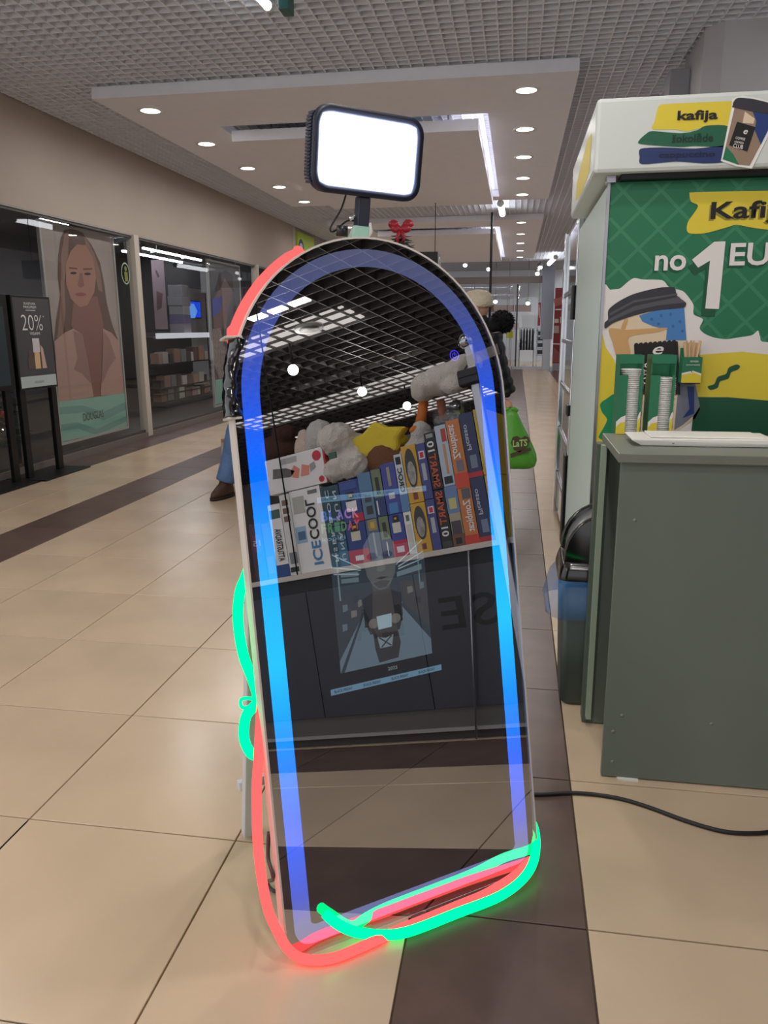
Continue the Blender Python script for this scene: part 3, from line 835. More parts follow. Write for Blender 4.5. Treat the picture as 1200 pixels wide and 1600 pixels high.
text('tag_emblem', 'e', P(*cr8(372, 1150), 'y', PY_-0.0136), (1, 0, 0), (0, 0, 1), 0.036, 0.028, WPRINT, panel, 0.01, shear=0.4)
text('tag_lettering', 'COFFEE', P(*cr8(318, 1206), 'y', PY_-0.0136), (1, 0, 0), (0, 0, 1), 0.10, 0.017, WPRINT, panel, 0.03)
text('tag_lettering', 'ADDRESS', P(*cr8(318, 1236), 'y', PY_-0.0136), (1, 0, 0), (0, 0, 1), 0.10, 0.016, WPRINT, panel, 0.03)
text('tag_lettering', 'CLUB', P(*cr8(330, 1275), 'y', PY_-0.0136), (1, 0, 0), (0, 0, 1), 0.09, 0.024, WPRINT, panel, 0.03)
# words on the panel
def ptext(name, body, x0, y0, x1, y1, m, lv, bold, dx=0.0, dz=0.0):
    y = PY_-0.008-0.0006*lv
    a = P(*cr8(x0, y1), 'y', y); c = P(*cr8(x1, y0), 'y', y)
    return text(name, body, (a.x+dx, y, a.z+dz), (1, 0, 0), (0, 0, 1), c.x-a.x, c.z-a.z, m, panel, bold)
ptext('word_shadow', 'no', 386, 727, 524, 796, GREEND, 4, 0.02, -0.005, -0.006)
ptext('word_no', 'no', 386, 727, 524, 796, WPRINT, 5, 0.02)
ptext('word_shadow', 'EUR', 703, 672, 985, 774, GREEND, 4, 0.02, -0.006, -0.008)
ptext('word_eur', 'EUR', 703, 672, 985, 774, WPRINT, 5, 0.02)
one = [(546, 752), (598, 780), (632, 752), (600, 955), (660, 956), (688, 670), (636, 670)]
one = [(546, 748), (572, 782), (622, 752), (602, 955), (660, 957), (688, 670), (640, 672)]
pr('numeral_shadow', [(x-18, y+32) for x, y in one], GREEND, 4)
pr('numeral_one', one, WPRINT, 5)
ptext('word_shadow', 'Kafija', 614, 505, 965, 606, mat('print_ochre', (150, 138, 50), 0.45), 4, 0.02)
ptext('word_kafija', 'Kafija', 621, 492, 975, 600, INKB, 5, 0.02)
# header prints
def ph(name, pts, m, lv): return pr(name, pts, m, lv, cr8, HY_-0.0004, hd)
ph('brush_yellow', [(404, 98), (440, 88), (560, 82), (722, 76), (740, 92), (722, 182), (652, 176), (606, 184), (560, 196), (520, 204), (472, 196), (378, 194), (388, 160)], YELL, 1)
ph('brush_green', [(322, 242), (352, 214), (380, 203), (500, 212), (570, 198), (606, 180), (702, 184), (702, 266), (560, 266), (490, 270), (330, 258)], mat('print_green_b', (30, 96, 70), 0.45), 2)
ph('brush_blue', [(328, 278), (420, 272), (560, 277), (702, 266), (690, 330), (600, 340), (480, 332), (334, 343), (324, 312)], mat('print_navy_b', (36, 52, 104), 0.45), 2)
def htext(body, x0, y0, x1, y1, m, bold):
    y = HY_-0.0034
    a = P(*cr8(x0, y1), 'y', y); c = P(*cr8(x1, y0), 'y', y)
    text('header_lettering', body, (a.x, y, a.z), (1, 0, -0.015), (0, 0, 1), c.x-a.x, c.z-a.z, m, hd, bold)
htext('kafija', 482, 108, 658, 170, INKB, 0.03)
htext('šokolāde', 460, 208, 638, 252, mat('print_deep_green', (18, 52, 40), 0.5), 0.02)
htext('cappuccino', 405, 284, 645, 322, mat('print_deep_navy', (22, 28, 62), 0.5), 0.02)
ph('cup_outline', [(716, 66), (760, 52), (840, 66), (905, 92), (890, 180), (800, 362), (735, 352), (668, 330), (694, 200), (712, 110)], mat('print_outline', (238, 238, 234), 0.45), 3)
ph('cup_body', [(728, 96), (880, 128), (868, 200), (790, 350), (740, 345), (676, 322), (704, 200)], mat('print_taupe', (150, 126, 108), 0.5), 4)
ph('cup_blue', [(800, 112), (880, 128), (868, 200), (838, 260), (812, 200), (818, 160)], NAVY, 5)
ph('cup_green', [(690, 268), (720, 300), (745, 345), (676, 322)], GREEN, 5)
ph('cup_shape', [(770, 120), (812, 150), (806, 172), (760, 168)], CREAM, 5)
ph('cup_lid', [(718, 95), (724, 76), (742, 62), (800, 66), (868, 82), (900, 96), (894, 134), (728, 104)], LIDB, 6)
ph('cup_tag', [(737, 163), (815, 186), (780, 290), (703, 262)], INKB, 6)
for body, x, y, w, h in (('COFFEE', 730, 236, 0.030, 0.0075), ('ADDRESS', 724, 251, 0.030, 0.006), ('CLUB', 720, 272, 0.031, 0.0125)):
    q = P(*cr8(x, y), 'y', HY_-0.0052)
    text('header_tag_lettering', body, q, (1, 0, -0.22), (0.1, 0, 1), w, h, WPRINT, hd, 0.01)
q = P(*cr8(760, 214), 'y', HY_-0.0052)
text('header_tag_emblem', 'e', q, (1, 0, -0.2), (0.1, 0, 1), 0.013, 0.013, WPRINT, hd, 0.01, shear=0.3)
# yellow print on the header's end
poly('end_print', [(0.2353, y, z) for y, z in [(3.05, 1.86), (3.02, 1.98), (3.2, 2.0), (3.5, 1.96), (3.7, 1.93), (3.72, 1.86), (3.4, 1.84)]], YELL, hd)

# ---- tall display unit behind the stand
DU = thing('display_cooler', 'tall slim cooler with chrome and black edges behind the coffee stand', 'cooler', (0.75, 5.0, 0))
box('body', 0.33, 1.2, 4.42, 5.70, 0.02, 1.95, mat('cooler_grey', (120, 128, 128), 0.35), DU, 0.01)
box('door_frame', 0.300, 0.328, 4.42, 4.50, 0.02, 1.93, CHROME, DU, 0.004)
box('door_frame', 0.300, 0.328, 5.60, 5.70, 0.02, 1.93, CHROME, DU, 0.004)
box('door_glass', 0.318, 0.328, 4.52, 5.58, 0.08, 1.90, mat('cooler_glass', (24, 34, 32), 0.06, spec=0.9), DU)
for z in (0.30, 0.62, 0.93, 1.22, 1.52):
    box('shelf_edge', 0.308, 0.317, 4.52, 5.58, z, z+0.022, STEEL, DU)
for y, z0, z1 in ((4.46, 1.36, 1.54), (4.46, 0.84, 0.90), (4.46, 0.1, 0.62)):
    box('bumper', 0.286, 0.300, y-0.05, y+0.06, z0, z1, BLACKP, DU, 0.004)

# ---- counter
CM = mat('counter_grey_green', (108, 117, 109), 0.45, noise_amt=0.05, noise_scale=3)
CT_ = thing('counter', 'grey-green serving counter in front of the coffee stand', 'counter', (0.8, 2.37, 0))
box('front_board', 0.293, 1.70, 2.172, 2.192, 0.004, 0.962, CM, CT_, 0.0015)
box('worktop', 0.283, 1.72, 2.155, 2.58, 0.962, 0.987, mat('worktop_grey', (118, 122, 112), 0.4), CT_, 0.002)
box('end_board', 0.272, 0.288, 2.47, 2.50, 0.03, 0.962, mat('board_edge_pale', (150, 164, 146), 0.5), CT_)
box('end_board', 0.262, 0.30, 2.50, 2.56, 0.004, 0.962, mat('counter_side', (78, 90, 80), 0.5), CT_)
box('back_board', 0.30, 1.70, 2.50, 2.52, 0.004, 0.962, CM, CT_)
for px, py in ((992, 813), (972, 1118), (1112, 1131), (958, 1143), (957, 1190)):
    q = P(px, py, 'y', 2.172)
    B().cyl((q.x, 2.1712, q.z), 0.0055, 0.0015, 12, 'y').obj('screw_cap', mat('cap_grey', (126, 134, 124), 0.4), CT_)
q = P(975, 1219, 'z', 0.0)
box('levelling_shim', 0.34, 0.40, 2.160, 2.20, 0.0, 0.0045, WHITEP, CT_)

# ---- white tray on the counter
TR = thing('payment_tray', 'flat white plastic tray lying on the grey counter', 'tray', (0.53, 2.38, 0.987))
x0, x1, y0, y1, zt = 0.335, 0.722, 2.30, 2.46, 0.988
b = B().loft([[(x0+0.03, y0+0.006, zt), (x1, y0+0.006, zt), (x1, y1, zt), (x0+0.03, y1, zt)], [(x0, y0, zt+0.016), (x1+0.004, y0, zt+0.010), (x1+0.004, y1, zt+0.010), (x0, y1, zt+0.016)], [(x0, y0, zt+0.020), (x1+0.004, y0, zt+0.022), (x1+0.004, y1, zt+0.022), (x0, y1, zt+0.020)]], True, False)
b.obj('body', mat('tray_white', (238, 236, 230), 0.35), TR, 0.002)
b = B().loft([[(x0+0.055, y0+0.02, zt+0.022), (x1-0.025, y0+0.02, zt+0.022), (x1-0.025, y1-0.02, zt+0.022), (x0+0.055, y1-0.02, zt+0.022)], [(x0+0.055, y0+0.02, zt+0.027), (x1-0.03, y0+0.02, zt+0.027), (x1-0.03, y1-0.02, zt+0.027), (x0+0.055, y1-0.02, zt+0.027)]], True, False)
b.obj('raised_pad', mat('tray_white', (238, 236, 230), 0.35), TR, 0.001)
B().cyl((0.45, y0+0.002, zt+0.011), 0.0045, 0.002, 14, 'y').obj('round_logo', mat('logo_grey', (90, 90, 92), 0.4), TR)

# ---- two cardboard lid dispensers, with single lids
def cr4(x, y): return 960+x/5.0, 520+y/5.0
LIDM = mat('lid_white', (234, 232, 228), 0.4)
def dispenser(xl, xr, s0, s1, top, label, lidtop, lid_label, grp, n):
    yf = 2.56; yb = 2.66
    a = P(*cr4(xl, 770), 'y', yf); c = P(*cr4(xr, 175), 'y', yf)
    u0 = P(*cr4(s0, 700), 'y', yf).x; u1 = P(*cr4(s1, 700), 'y', yf).x
    zb_, zt_ = 0.988, c.z
    t = thing('lid_dispenser', label, 'dispenser', ((a.x+c.x)/2, (yf+yb)/2, zb_), 'cardboard lid dispensers')
    X0, X1 = a.x, c.x-0.012
    box('back', X0, X1, yb-0.004, yb, zb_, zt_, GREEN, t)
    box('side', X0, X0+0.003, yf+0.003, yb-0.004, zb_, zt_, GREEN, t)
    box('side', X1-0.003, X1, yf+0.003, yb-0.004, zb_, zt_, GREEN, t)
    zf = P(*cr4(0, 330), 'y', yf).z
    zy = P(*cr4(0, 660), 'y', yf).z
    zw = P(*cr4(0, 610), 'y', yf).z
    box('top_band', X0, X1, yf, yf+0.003, zt_-0.025, zt_, GREEN, t)
    for k, (p, q, dz) in enumerate(((X0, u0, -0.014), (u1, X1, 0.0))):
        fl = box('front_flap', p, q, yf, yf+0.003, zb_, zf, GREEN, t)
        poly('flap_white', [(p, yf-0.0006, zb_), (q, yf-0.0006, zb_), (q, yf-0.0006, zw+dz), ((p+q)/2, yf-0.0006, zw+dz-0.006), (p, yf-0.0006, zy+dz)], WPRINT, fl)
        poly('flap_yellow', [(p, yf-0.0012, zb_), (q, yf-0.0012, zb_), (q, yf-0.0012, zy+dz), (p+(q-p)*0.4, yf-0.0012, zy+dz-0.004), (p, yf-0.0012, zy+dz-0.018)], YELL, fl)
    # lids
    r = 0.0385; cxm = (u0+u1)/2; cym = 2.608
    zl = P(*cr4(0, lidtop), 'y', cym-r).z
    h = (zl-zb_)/n
    b = B(); seg = 20
    prof = [(r*0.86, 0.0), (r*0.97, h*0.2), (r, h*0.35), (r, h*0.7), (r*0.9, h*0.8), (r*0.88, h*0.98)]
    b.loft([[(q*math.cos(2*math.pi*k/seg), q*math.sin(2*math.pi*k/seg), z) for k in range(seg)] for q, z in prof])
    first = b.obj('cup_lid', LIDM)
    for i in range(n):
        o = first if i == 0 else copy(first, (0, 0, 0))
        o.location = (cxm+random.uniform(-0.0012, 0.0012), cym+random.uniform(-0.001, 0.001), zb_+i*h)
        tag(o, lid_label, 'lid', grp)
dispenser(8, 268, 84, 176, 175, 'green cardboard lid dispenser nearer the cabinet edge, left of its twin', 285, 'white plastic cup lid in the taller stack in the left dispenser', 'lids in the left dispenser', 34)
dispenser(256, 524, 334, 428, 175, 'green cardboard lid dispenser beside the box of stirrers', 350, 'white plastic cup lid in the stack in the dispenser beside the stirrers', 'lids in the right dispenser', 30)

# ---- stirrer box with wooden stirrers
yf = 2.93
a = P(*cr4(520, 390), 'y', 2.88); c = P(*cr4(690, 190), 'y', 2.88)
SB = thing('stirrer_box', 'small green and yellow wall box holding wooden stirrers', 'box', (a.x, 2.9, a.z))
box('front', a.x, c.x, 2.880, 2.884, a.z, c.z, GREEN, SB)
box('side', a.x, a.x+0.004, 2.884, 2.940, a.z, c.z, GREEN, SB)
box('side', c.x-0.004, c.x, 2.884, 2.940, a.z, c.z, GREEN, SB)
box('bottom', a.x, c.x, 2.884, 2.940, a.z-0.004, a.z, mat('card_inside', (30, 44, 40), 0.6), SB)
box('back', a.x, c.x, 2.936, 2.940, a.z, c.z+0.03, GREEN, SB)
h = c.z-a.z
poly('print_white', [(a.x, 2.8794, a.z), (c.x, 2.8794, a.z), (c.x, 2.8794, a.z+h*0.36), (c.x-0.03, 2.8794, a.z+h*0.48), ((a.x+c.x)/2, 2.8794, a.z+h*0.38), (a.x+0.03, 2.8794, a.z+h*0.46), (a.x, 2.8794, a.z+h*0.38)], WPRINT, SB)
poly('print_yellow', [(a.x, 2.8788, a.z), (c.x, 2.8788, a.z), (c.x, 2.8788, a.z+h*0.28), (c.x-0.03, 2.8788, a.z+h*0.42), ((a.x+c.x)/2, 2.8788, a.z+h*0.30), (a.x+0.03, 2.8788, a.z+h*0.38), (a.x, 2.8788, a.z+h*0.30)], YELL, SB)
text('box_lettering', 'NO KOKA', (a.x+0.025, 2.8785, a.z+h*0.80), (1, 0, 0), (0, 0, 1), (c.x-a.x)*0.42, h*0.07, WPRINT, SB, 0.02)
text('box_lettering', 'IZGATAVOTI MAISĪTĀJI', (a.x+0.012, 2.8785, a.z+h*0.66), (1, 0, 0), (0, 0, 1), (c.x-a.x)*0.70, h*0.07, WPRINT, SB, 0.02)
WOODS = mat('stirrer_wood', (214, 178, 140), 0.7, rand=0.14, noise_amt=0.08)
for i in range(17):
    t_ = i/16
    bx = a.x+0.012+(c.x-a.x-0.024)*(0.25+0.5*t_)
    tx = a.x+0.006+(c.x-a.x-0.012)*t_+random.uniform(-0.004, 0.004)
    yy = 2.892+0.038*((i*7) % 17)/17
    ztop = P(*cr4(600, 68), 'y', yy).z+random.uniform(-0.006, 0.004)
    w = 0.0032
    b = B().hexa([(bx-w, yy, a.z+0.012), (bx+w, yy, a.z+0.012), (bx+w, yy+0.0016, a.z+0.012), (bx-w, yy+0.0016, a.z+0.012)], [(tx-w, yy, ztop), (tx+w, yy, ztop), (tx+w, yy+0.0016, ztop), (tx-w, yy+0.0016, ztop)])
    tag(b.obj('stirrer', WOODS), 'thin wooden stirrer standing in the small green wall box', 'stirrer', 'wooden stirrers')

# ---- waste bin with blue liner
BN = thing('waste_bin', 'dark grey swing-lid waste bin lined with a blue bag beside the counter', 'bin', (0.37, 2.72, 0))
BX, BYc = 0.375, 2.735
def rr3(cx, cy, w, d, r, z, n=5):
    return [(cx+x, cy+y, z) for x, y in rrect(w, d, r, n)]
BINM = mat('bin_grey_green', (58, 68, 62), 0.4)
zr = P(852, 905, 'y', 2.60).z
B().loft([rr3(BX, BYc, 0.170, 0.105, 0.03, 0.0), rr3(BX, BYc, 0.180, 0.112, 0.03, 0.012), rr3(BX, BYc, 0.196, 0.128, 0.03, zr)]).obj('body', BINM, BN)
lidm = mat('bin_lid_black', (16, 16, 18), 0.16, spec=0.7)
# dome: a round-topped gable, arc seen from the front
rim_z = zr+0.012
ztop = P(935, 797, 'y', 2.66).z
def gable(w, hgt, y0, y1, base):
    pts = []
    for i in range(19):
        a = math.pi*i/18
        pts.append((BX+w*math.cos(a), base+hgt*(math.sin(a)**0.8)))
    A = [(x, y0, z) for x, z in pts]; C = [(x, y1, z) for x, z in pts]
    return A, C
B().loft([rr3(BX, BYc, 0.204, 0.134, 0.03, zr-0.018), rr3(BX, BYc, 0.206, 0.136, 0.03, zr+0.004), rr3(BX, BYc, 0.200, 0.130, 0.03, rim_z+0.02), rr3(BX, BYc, 0.192, 0.122, 0.03, rim_z+0.045)]).obj('lid_rim', lidm, BN)
A, C = gable(0.190, ztop-rim_z-0.04, 2.63, 2.66, rim_z+0.04)
B().loft([A, C]).obj('lid_cheek', lidm, BN, 0.004)
A, C = gable(0.190, ztop-rim_z-0.04, 2.815, 2.845, rim_z+0.04)
B().loft([A, C]).obj('lid_cheek', lidm, BN, 0.004)
A, C = gable(0.176, ztop-rim_z-0.052, 2.66, 2.815, rim_z+0.04)
B().loft([A, C]).obj('swing_flap', mat('flap_grey', (120, 120, 124), 0.28), BN)
LIN = bpy.data.materials.new('liner_blue'); LIN.use_nodes = True
nb = LIN.node_tree.nodes['Principled BSDF']
nb.inputs['Base Color'].default_value = rgb(58, 122, 186); nb.inputs['Roughness'].default_value = 0.25; nb.inputs['Alpha'].default_value = 0.42
LIN.diffuse_color = rgb(58, 122, 186)
rings = []
for zz, g_, j in ((zr-0.004, 0.006, 0.004), (zr-0.03, 0.018, 0.008), (zr-0.06, 0.026, 0.010), (zr-0.10, 0.032, 0.012), (zr-0.128, 0.034, 0.013), (zr-0.136, 0.028, 0.012)):
    base = rr3(BX, BYc, 0.200+g_*0.5, 0.132+g_*0.5, 0.05, zz, 9)
    rg = []
    for x, y, z in base:
        left = max(0, (BX-x)/0.22)
        nn = noise.noise(Vector((x*18, y*18, z*14)))
        rg.append((x-left*g_*0.9+nn*j, y+nn*j-0.4*j*(1 if y < BYc else -1)-0.01*(y < BYc), z+nn*0.006+left*0.004))
    rings.append(rg)
B().loft(rings, False).obj('liner_bag', LIN, BN, label='translucent blue bag turned over the rim')

# ================================================================== SHOP WINDOW ON THE LEFT
def c3(x, y): return x/3.0, 300+y/3.0
def c4(x, y): return 200+x/4.85, 370+y/4.85
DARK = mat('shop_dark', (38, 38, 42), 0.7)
SILL = mat('sill_stone', (120, 110, 104), 0.5, noise_amt=0.05)
WINM = mat('window_metal', (196, 188, 178), 0.45)
SHOPG = glassmat('shop_glass', 0.075, (0.86, 0.88, 0.88), (1, 1, 1))
tr = box('trim_1', WX-0.10, WX+0.03, 3.4, 16.05, 0.0, 0.07, SILL)
tag(tr, None, kind='structure')
def window(n, y0, y1):
    w = thing('window_%d' % n, None, None, (WX, (y0+y1)/2, 0.07), kind='structure')
    poly('pane', [(WX-0.02, y0, 0.08), (WX-0.02, y1, 0.08), (WX-0.02, y1, 2.41), (WX-0.02, y0, 2.41)], SHOPG, w)
    box('bottom_rail', WX-0.04, WX, y0, y1, 0.07, 0.10, mat('rail_dark', (70, 66, 64), 0.4), w)
    box('top_rail', WX-0.04, WX, y0, y1, 2.38, 2.42, mat('rail_dark', (70, 66, 64), 0.4), w)
    return w
ym = P(220, 520, 'x', WX).y
window(1, 4.2, ym-0.06)
window(2, ym+0.06, 13.6)
window(3, 13.7, 16.0)
for i, y in enumerate((ym, 13.65)):
    o = box('trim_%d' % (i+2), WX-0.07, WX+0.035, y-0.06, y+0.06, 0.02, 2.42, WINM, None, 0.004)
    tag(o, None, kind='structure')
# shop room
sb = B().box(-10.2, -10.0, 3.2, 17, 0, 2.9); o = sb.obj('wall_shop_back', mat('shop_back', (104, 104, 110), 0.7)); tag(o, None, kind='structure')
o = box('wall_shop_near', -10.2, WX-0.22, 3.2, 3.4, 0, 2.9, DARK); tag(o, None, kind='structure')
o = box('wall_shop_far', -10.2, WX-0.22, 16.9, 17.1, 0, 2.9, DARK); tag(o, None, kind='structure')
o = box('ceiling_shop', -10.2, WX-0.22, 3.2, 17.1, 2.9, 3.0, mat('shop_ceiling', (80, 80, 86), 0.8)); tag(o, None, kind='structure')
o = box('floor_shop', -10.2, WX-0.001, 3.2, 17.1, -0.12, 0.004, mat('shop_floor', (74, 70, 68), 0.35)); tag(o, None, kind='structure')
for i, (x, y0, y1) in enumerate(((-5.6, 11.2, 13.4), (-6.6, 13.6, 16.2), (-7.2, 14.0, 16.6), (-6.2, 9.9, 10.5))):
    t = thing('linear_lamp', ['long white linear lamp nearest the window glass', 'long white linear lamp second from the window glass', 'long white linear lamp deep in the dark shop', 'short linear lamp over the gift box tower'][i], 'lamp', (x, y0, 2.8), 'linear lamps in the dark shop')
    box('tube', x-0.025, x+0.025, y0, y1, 2.72, 2.75, emit('shop_tube', (250, 252, 255), 18.0), t)
    box('housing', x-0.04, x+0.04, y0-0.03, y1+0.03, 2.75, 2.90, DARK, t)

def wprint(parent, name, pts, m, x, lv, crop=c3):
    q = []
    for a, c in pts:
        w = P(*crop(a, c), 'x', x)
        q.append((x+0.0015*lv, w.y, w.z))
    return poly(name, q, m, parent)
def banner_frame(name, label, pts, x, crop, bg):
    q = [P(*crop(*p), 'x', x) for p in pts]
    y0 = (q[0].y+q[3].y)/2; y1 = (q[1].y+q[2].y)/2; z0 = (q[2].z+q[3].z)/2; z1 = (q[0].z+q[1].z)/2
    t = thing(name, label, 'poster', (x, (y0+y1)/2, z0), 'framed window posters')
    f = 0.028
    fm = mat('poster_frame_silver', (188, 186, 186), 0.35, metal=0.3)
    box('frame_bar', x-0.02, x+0.015, y0, y0+f, z0, z1, fm, t); box('frame_bar', x-0.02, x+0.015, y1-f, y1, z0, z1, fm, t)
    box('frame_bar', x-0.02, x+0.015, y0+f, y1-f, z0, z0+f, fm, t); box('frame_bar', x-0.02, x+0.015, y0+f, y1-f, z1-f, z1, fm, t)
    for yy_ in (y0+0.15, y1-0.15):
        B().cyl((x-0.005, yy_, z1), 0.003, 2.9-z1, 6).obj('hanger_wire', STEEL, t)
    sh = box('sheet', x-0.012, x, y0+f, y1-f, z0+f, z1-f, bg, t)
    return t, sh, y0+f, y1-f, z0+f, z1-f
# ---- big poster, woman in a pale blazer
PX1 = -4.66
BGP = mat('poster_grey', (172, 160, 154), 0.4, spec=0.6, noise_amt=0.05)
t, sh, y0, y1, z0, z1 = banner_frame('window_poster', 'large framed poster of a woman in a beige blazer behind the shop glass', [(168, 122), (530, 206), (597, 1110), (285, 1186)], PX1, c3, BGP)
HAIR = mat('print_hair', (104, 78, 70), 0.5); HAIR2 = mat('print_hair_light', (142, 112, 100), 0.5)
SKIN = mat('print_skin', (172, 124, 108), 0.5); SKIN2 = mat('print_skin_dark', (140, 96, 86), 0.5)
COAT = mat('print_blazer', (188, 152, 142), 0.5); COAT2 = mat('print_blazer_shade', (158, 122, 114), 0.5)
MINT = mat('print_mint', (140, 192, 178), 0.5); MINT2 = mat('print_mint_dark', (112, 166, 158), 0.5)
wprint(sh, 'hair', [(283, 220), (300, 178), (340, 172), (385, 190), (430, 250), (468, 330), (488, 430), (500, 520), (525, 620), (552, 690), (530, 720), (300, 720), (252, 700), (262, 600), (282, 480), (270, 400), (272, 300)], HAIR, PX1, 1)
wprint(sh, 'hair_strand', [(300, 200), (322, 178), (318, 300), (300, 420), (306, 560), (292, 690), (266, 690), (280, 560), (284, 420), (284, 300)], HAIR2, PX1, 2)
wprint(sh, 'hair_strand', [(395, 205), (440, 285), (470, 380), (480, 470), (460, 460), (440, 360), (400, 260)], HAIR2, PX1, 2)
wprint(sh, 'neck', [(345, 500), (455, 490), (480, 600), (490, 700), (478, 780), (470, 955), (436, 960), (410, 800), (384, 668), (330, 630)], SKIN2, PX1, 2.5)
wprint(sh, 'face', [(330, 275), (360, 245), (400, 250), (435, 310), (448, 400), (440, 470), (408, 530), (372, 540), (330, 500), (308, 430), (306, 340)], SKIN, PX1, 3)
wprint(sh, 'brow', [(322, 352), (360, 356), (360, 363), (322, 360)], HAIR, PX1, 4)
wprint(sh, 'brow', [(388, 358), (430, 356), (430, 364), (388, 366)], HAIR, PX1, 4)
wprint(sh, 'eye', ell(342, 380, 15, 6, 12), INKB, PX1, 4)
wprint(sh, 'eye', ell(408, 384, 16, 6, 12), INKB, PX1, 4)
wprint(sh, 'nose_shade', [(372, 380), (384, 380), (392, 440), (374, 450), (362, 438)], SKIN2, PX1, 4)
wprint(sh, 'mouth', ell(376, 480, 26, 9, 14), mat('print_lips', (150, 78, 78), 0.5), PX1, 4)
wprint(sh, 'blazer', [(252, 700), (300, 660), (340, 640), (384, 668), (410, 800), (436, 960), (272, 984)], COAT, PX1, 5)
wprint(sh, 'blazer', [(480, 640), (520, 660), (553, 700), (566, 800), (578, 944), (470, 956), (478, 780)], COAT, PX1, 5)
wprint(sh, 'lapel', [(340, 650), (384, 668), (410, 800), (425, 900), (380, 850), (342, 832), (360, 780)], COAT2, PX1, 6)
wprint(sh, 'lapel', [(482, 650), (510, 690), (540, 780), (510, 820), (476, 900), (478, 760)], COAT2, PX1, 6)
wprint(sh, 'mint_field', [(272, 984), (580, 943), (592, 1104), (284, 1172)], MINT, PX1, 6)
wprint(sh, 'mint_wave', [(274, 1010), (380, 1000), (480, 1030), (584, 985), (586, 1020), (480, 1070), (390, 1030), (276, 1042)], MINT2, PX1, 7)
wprint(sh, 'mint_wave', [(278, 1090), (360, 1080), (450, 1110), (588, 1050), (590, 1075), (450, 1140), (360, 1108), (280, 1120)], MINT2, PX1, 7)
a = P(*c3(392, 1075), 'x', PX1+0.013); c = P(*c3(485, 1030), 'x', PX1+0.013)
text('poster_lettering', 'DOUGLAS', a, (0, 1, 0), (0, 0, 1), c.y-a.y, 0.085, mat('print_teal_ink', (48, 78, 76), 0.5), sh, 0.0)
# ---- round sticker on the glass
q = P(*c3(590, 382), 'x', WX-0.012)
t = thing('window_sticker', 'round ringed sticker with a yellow figure on the shop glass', 'sticker', q)
ring(q.y, q.z, 0.105, 0.125, 0.86, WX-0.014).obj('ring', mat('sticker_ring', (150, 176, 160), 0.5), t)
B().box(WX-0.016, WX-0.014, q.y-0.03, q.y+0.045, q.z-0.09, q.z+0.02).obj('figure', mat('sticker_olive', (120, 124, 48), 0.5), t)
poly('figure_head', [(WX-0.0138, q.y+0.005+0.03*math.cos(i*0.42), q.z+0.055+0.03*math.sin(i*0.42)) for i in range(15)], mat('sticker_olive', (120, 124, 48), 0.5), t)

# ---- farther framed poster
t, sh, y0, y1, z0, z1 = banner_frame('window_poster', 'narrow dark framed poster partly hidden by the mirror edge', [(596, 165), (856, 225), (872, 1238), (656, 1292)], PX1, c4, mat('poster_dark', (52, 48, 52), 0.3, spec=0.7))
wprint(sh, 'figure', [(690, 400), (720, 300), (760, 290), (790, 420), (760, 560), (740, 700), (650, 700), (640, 480)], mat('print_dim_skin', (120, 92, 92), 0.5), PX1, 1, c4)
wprint(sh, 'figure_hair', [(660, 420), (690, 280), (740, 250), (790, 290), (800, 420), (770, 380), (730, 310), (700, 400)], mat('print_dim_hair', (56, 42, 44), 0.5), PX1, 2, c4)
wprint(sh, 'bouquet', [(640, 700), (700, 690), (720, 800), (760, 900), (740, 1050), (690, 1080), (650, 960), (640, 800)], mat('print_dim_white', (150, 136, 134), 0.5, noise_amt=0.4, noise_scale=20), PX1, 2, c4)
wprint(sh, 'blue_shape', [(636, 470), (712, 450), (700, 560), (640, 610)], mat('print_dim_blue', (78, 84, 168), 0.5), PX1, 3, c4)
wprint(sh, 'mint_field', [(660, 1085), (860, 1050), (868, 1225), (665, 1270)], MINT, PX1, 3, c4)

# ---- goods behind the glass
XS = -6.05
t = thing('hanging_banner', 'tall pale pink hanging banner deep behind the shop glass', 'banner', (XS, 10, 1.0))
q = [P(*c4(*p), 'x', XS) for p in [(175, 178), (268, 172), (300, 700), (205, 700)]]
B().prism([(XS, w.y, w.z) for w in [q[0], q[1], Vector((0, q[1].y, q[2].z)), Vector((0, q[0].y, q[2].z))]], (-0.01, 0, 0)).obj('cloth', mat('banner_pink', (176, 156, 168), 0.6), t)
for p in ([(215, 250), (240, 300), (225, 310), (205, 260)], [(215, 410), (262, 430), (255, 540), (218, 560)]):
    wprint(t, 'print_shape', p, mat('banner_plum', (110, 70, 84), 0.6), XS+0.002, 1, c4)
B().cyl((XS-0.005, (q[0].y+q[1].y)/2, q[0].z), 0.006, 2.9-q[0].z, 8).obj('hanger_rod', STEEL, t)
# screen on a white column
XW = -6.56
q0 = P(*c4(440, 385), 'x', XW); q1 = P(*c4(592, 605), 'x', XW)
o = box('display_board', XW-0.05, XW, q0.y, q1.y, 0.02, q0.z, mat('shop_white', (196, 200, 204), 0.6)); tag(o, 'white upright display board behind the blue screen', 'board')
q0 = P(*c4(335, 478), 'x', XW+0.12); q1 = P(*c4(553, 612), 'x', XW+0.12)
t = thing('shop_screen', 'bright blue screen with a pale emblem inside the dark shop', 'screen', (XW+0.1, q0.y, q1.z))
box('casing', XW+0.001, XW+0.12, q0.y-0.02, q1.y+0.02, q1.z-0.02, q0.z+0.02, BLACKP, t)
poly('picture', [(XW+0.121, q0.y, q1.z), (XW+0.121, q1.y, q1.z), (XW+0.121, q1.y, q0.z), (XW+0.121, q0.y, q0.z)], emit('screen_blue', (16, 62, 190), 1.3), t)
cy_, cz_ = (q0.y*0.35+q1.y*0.65), (q0.z*0.4+q1.z*0.6)
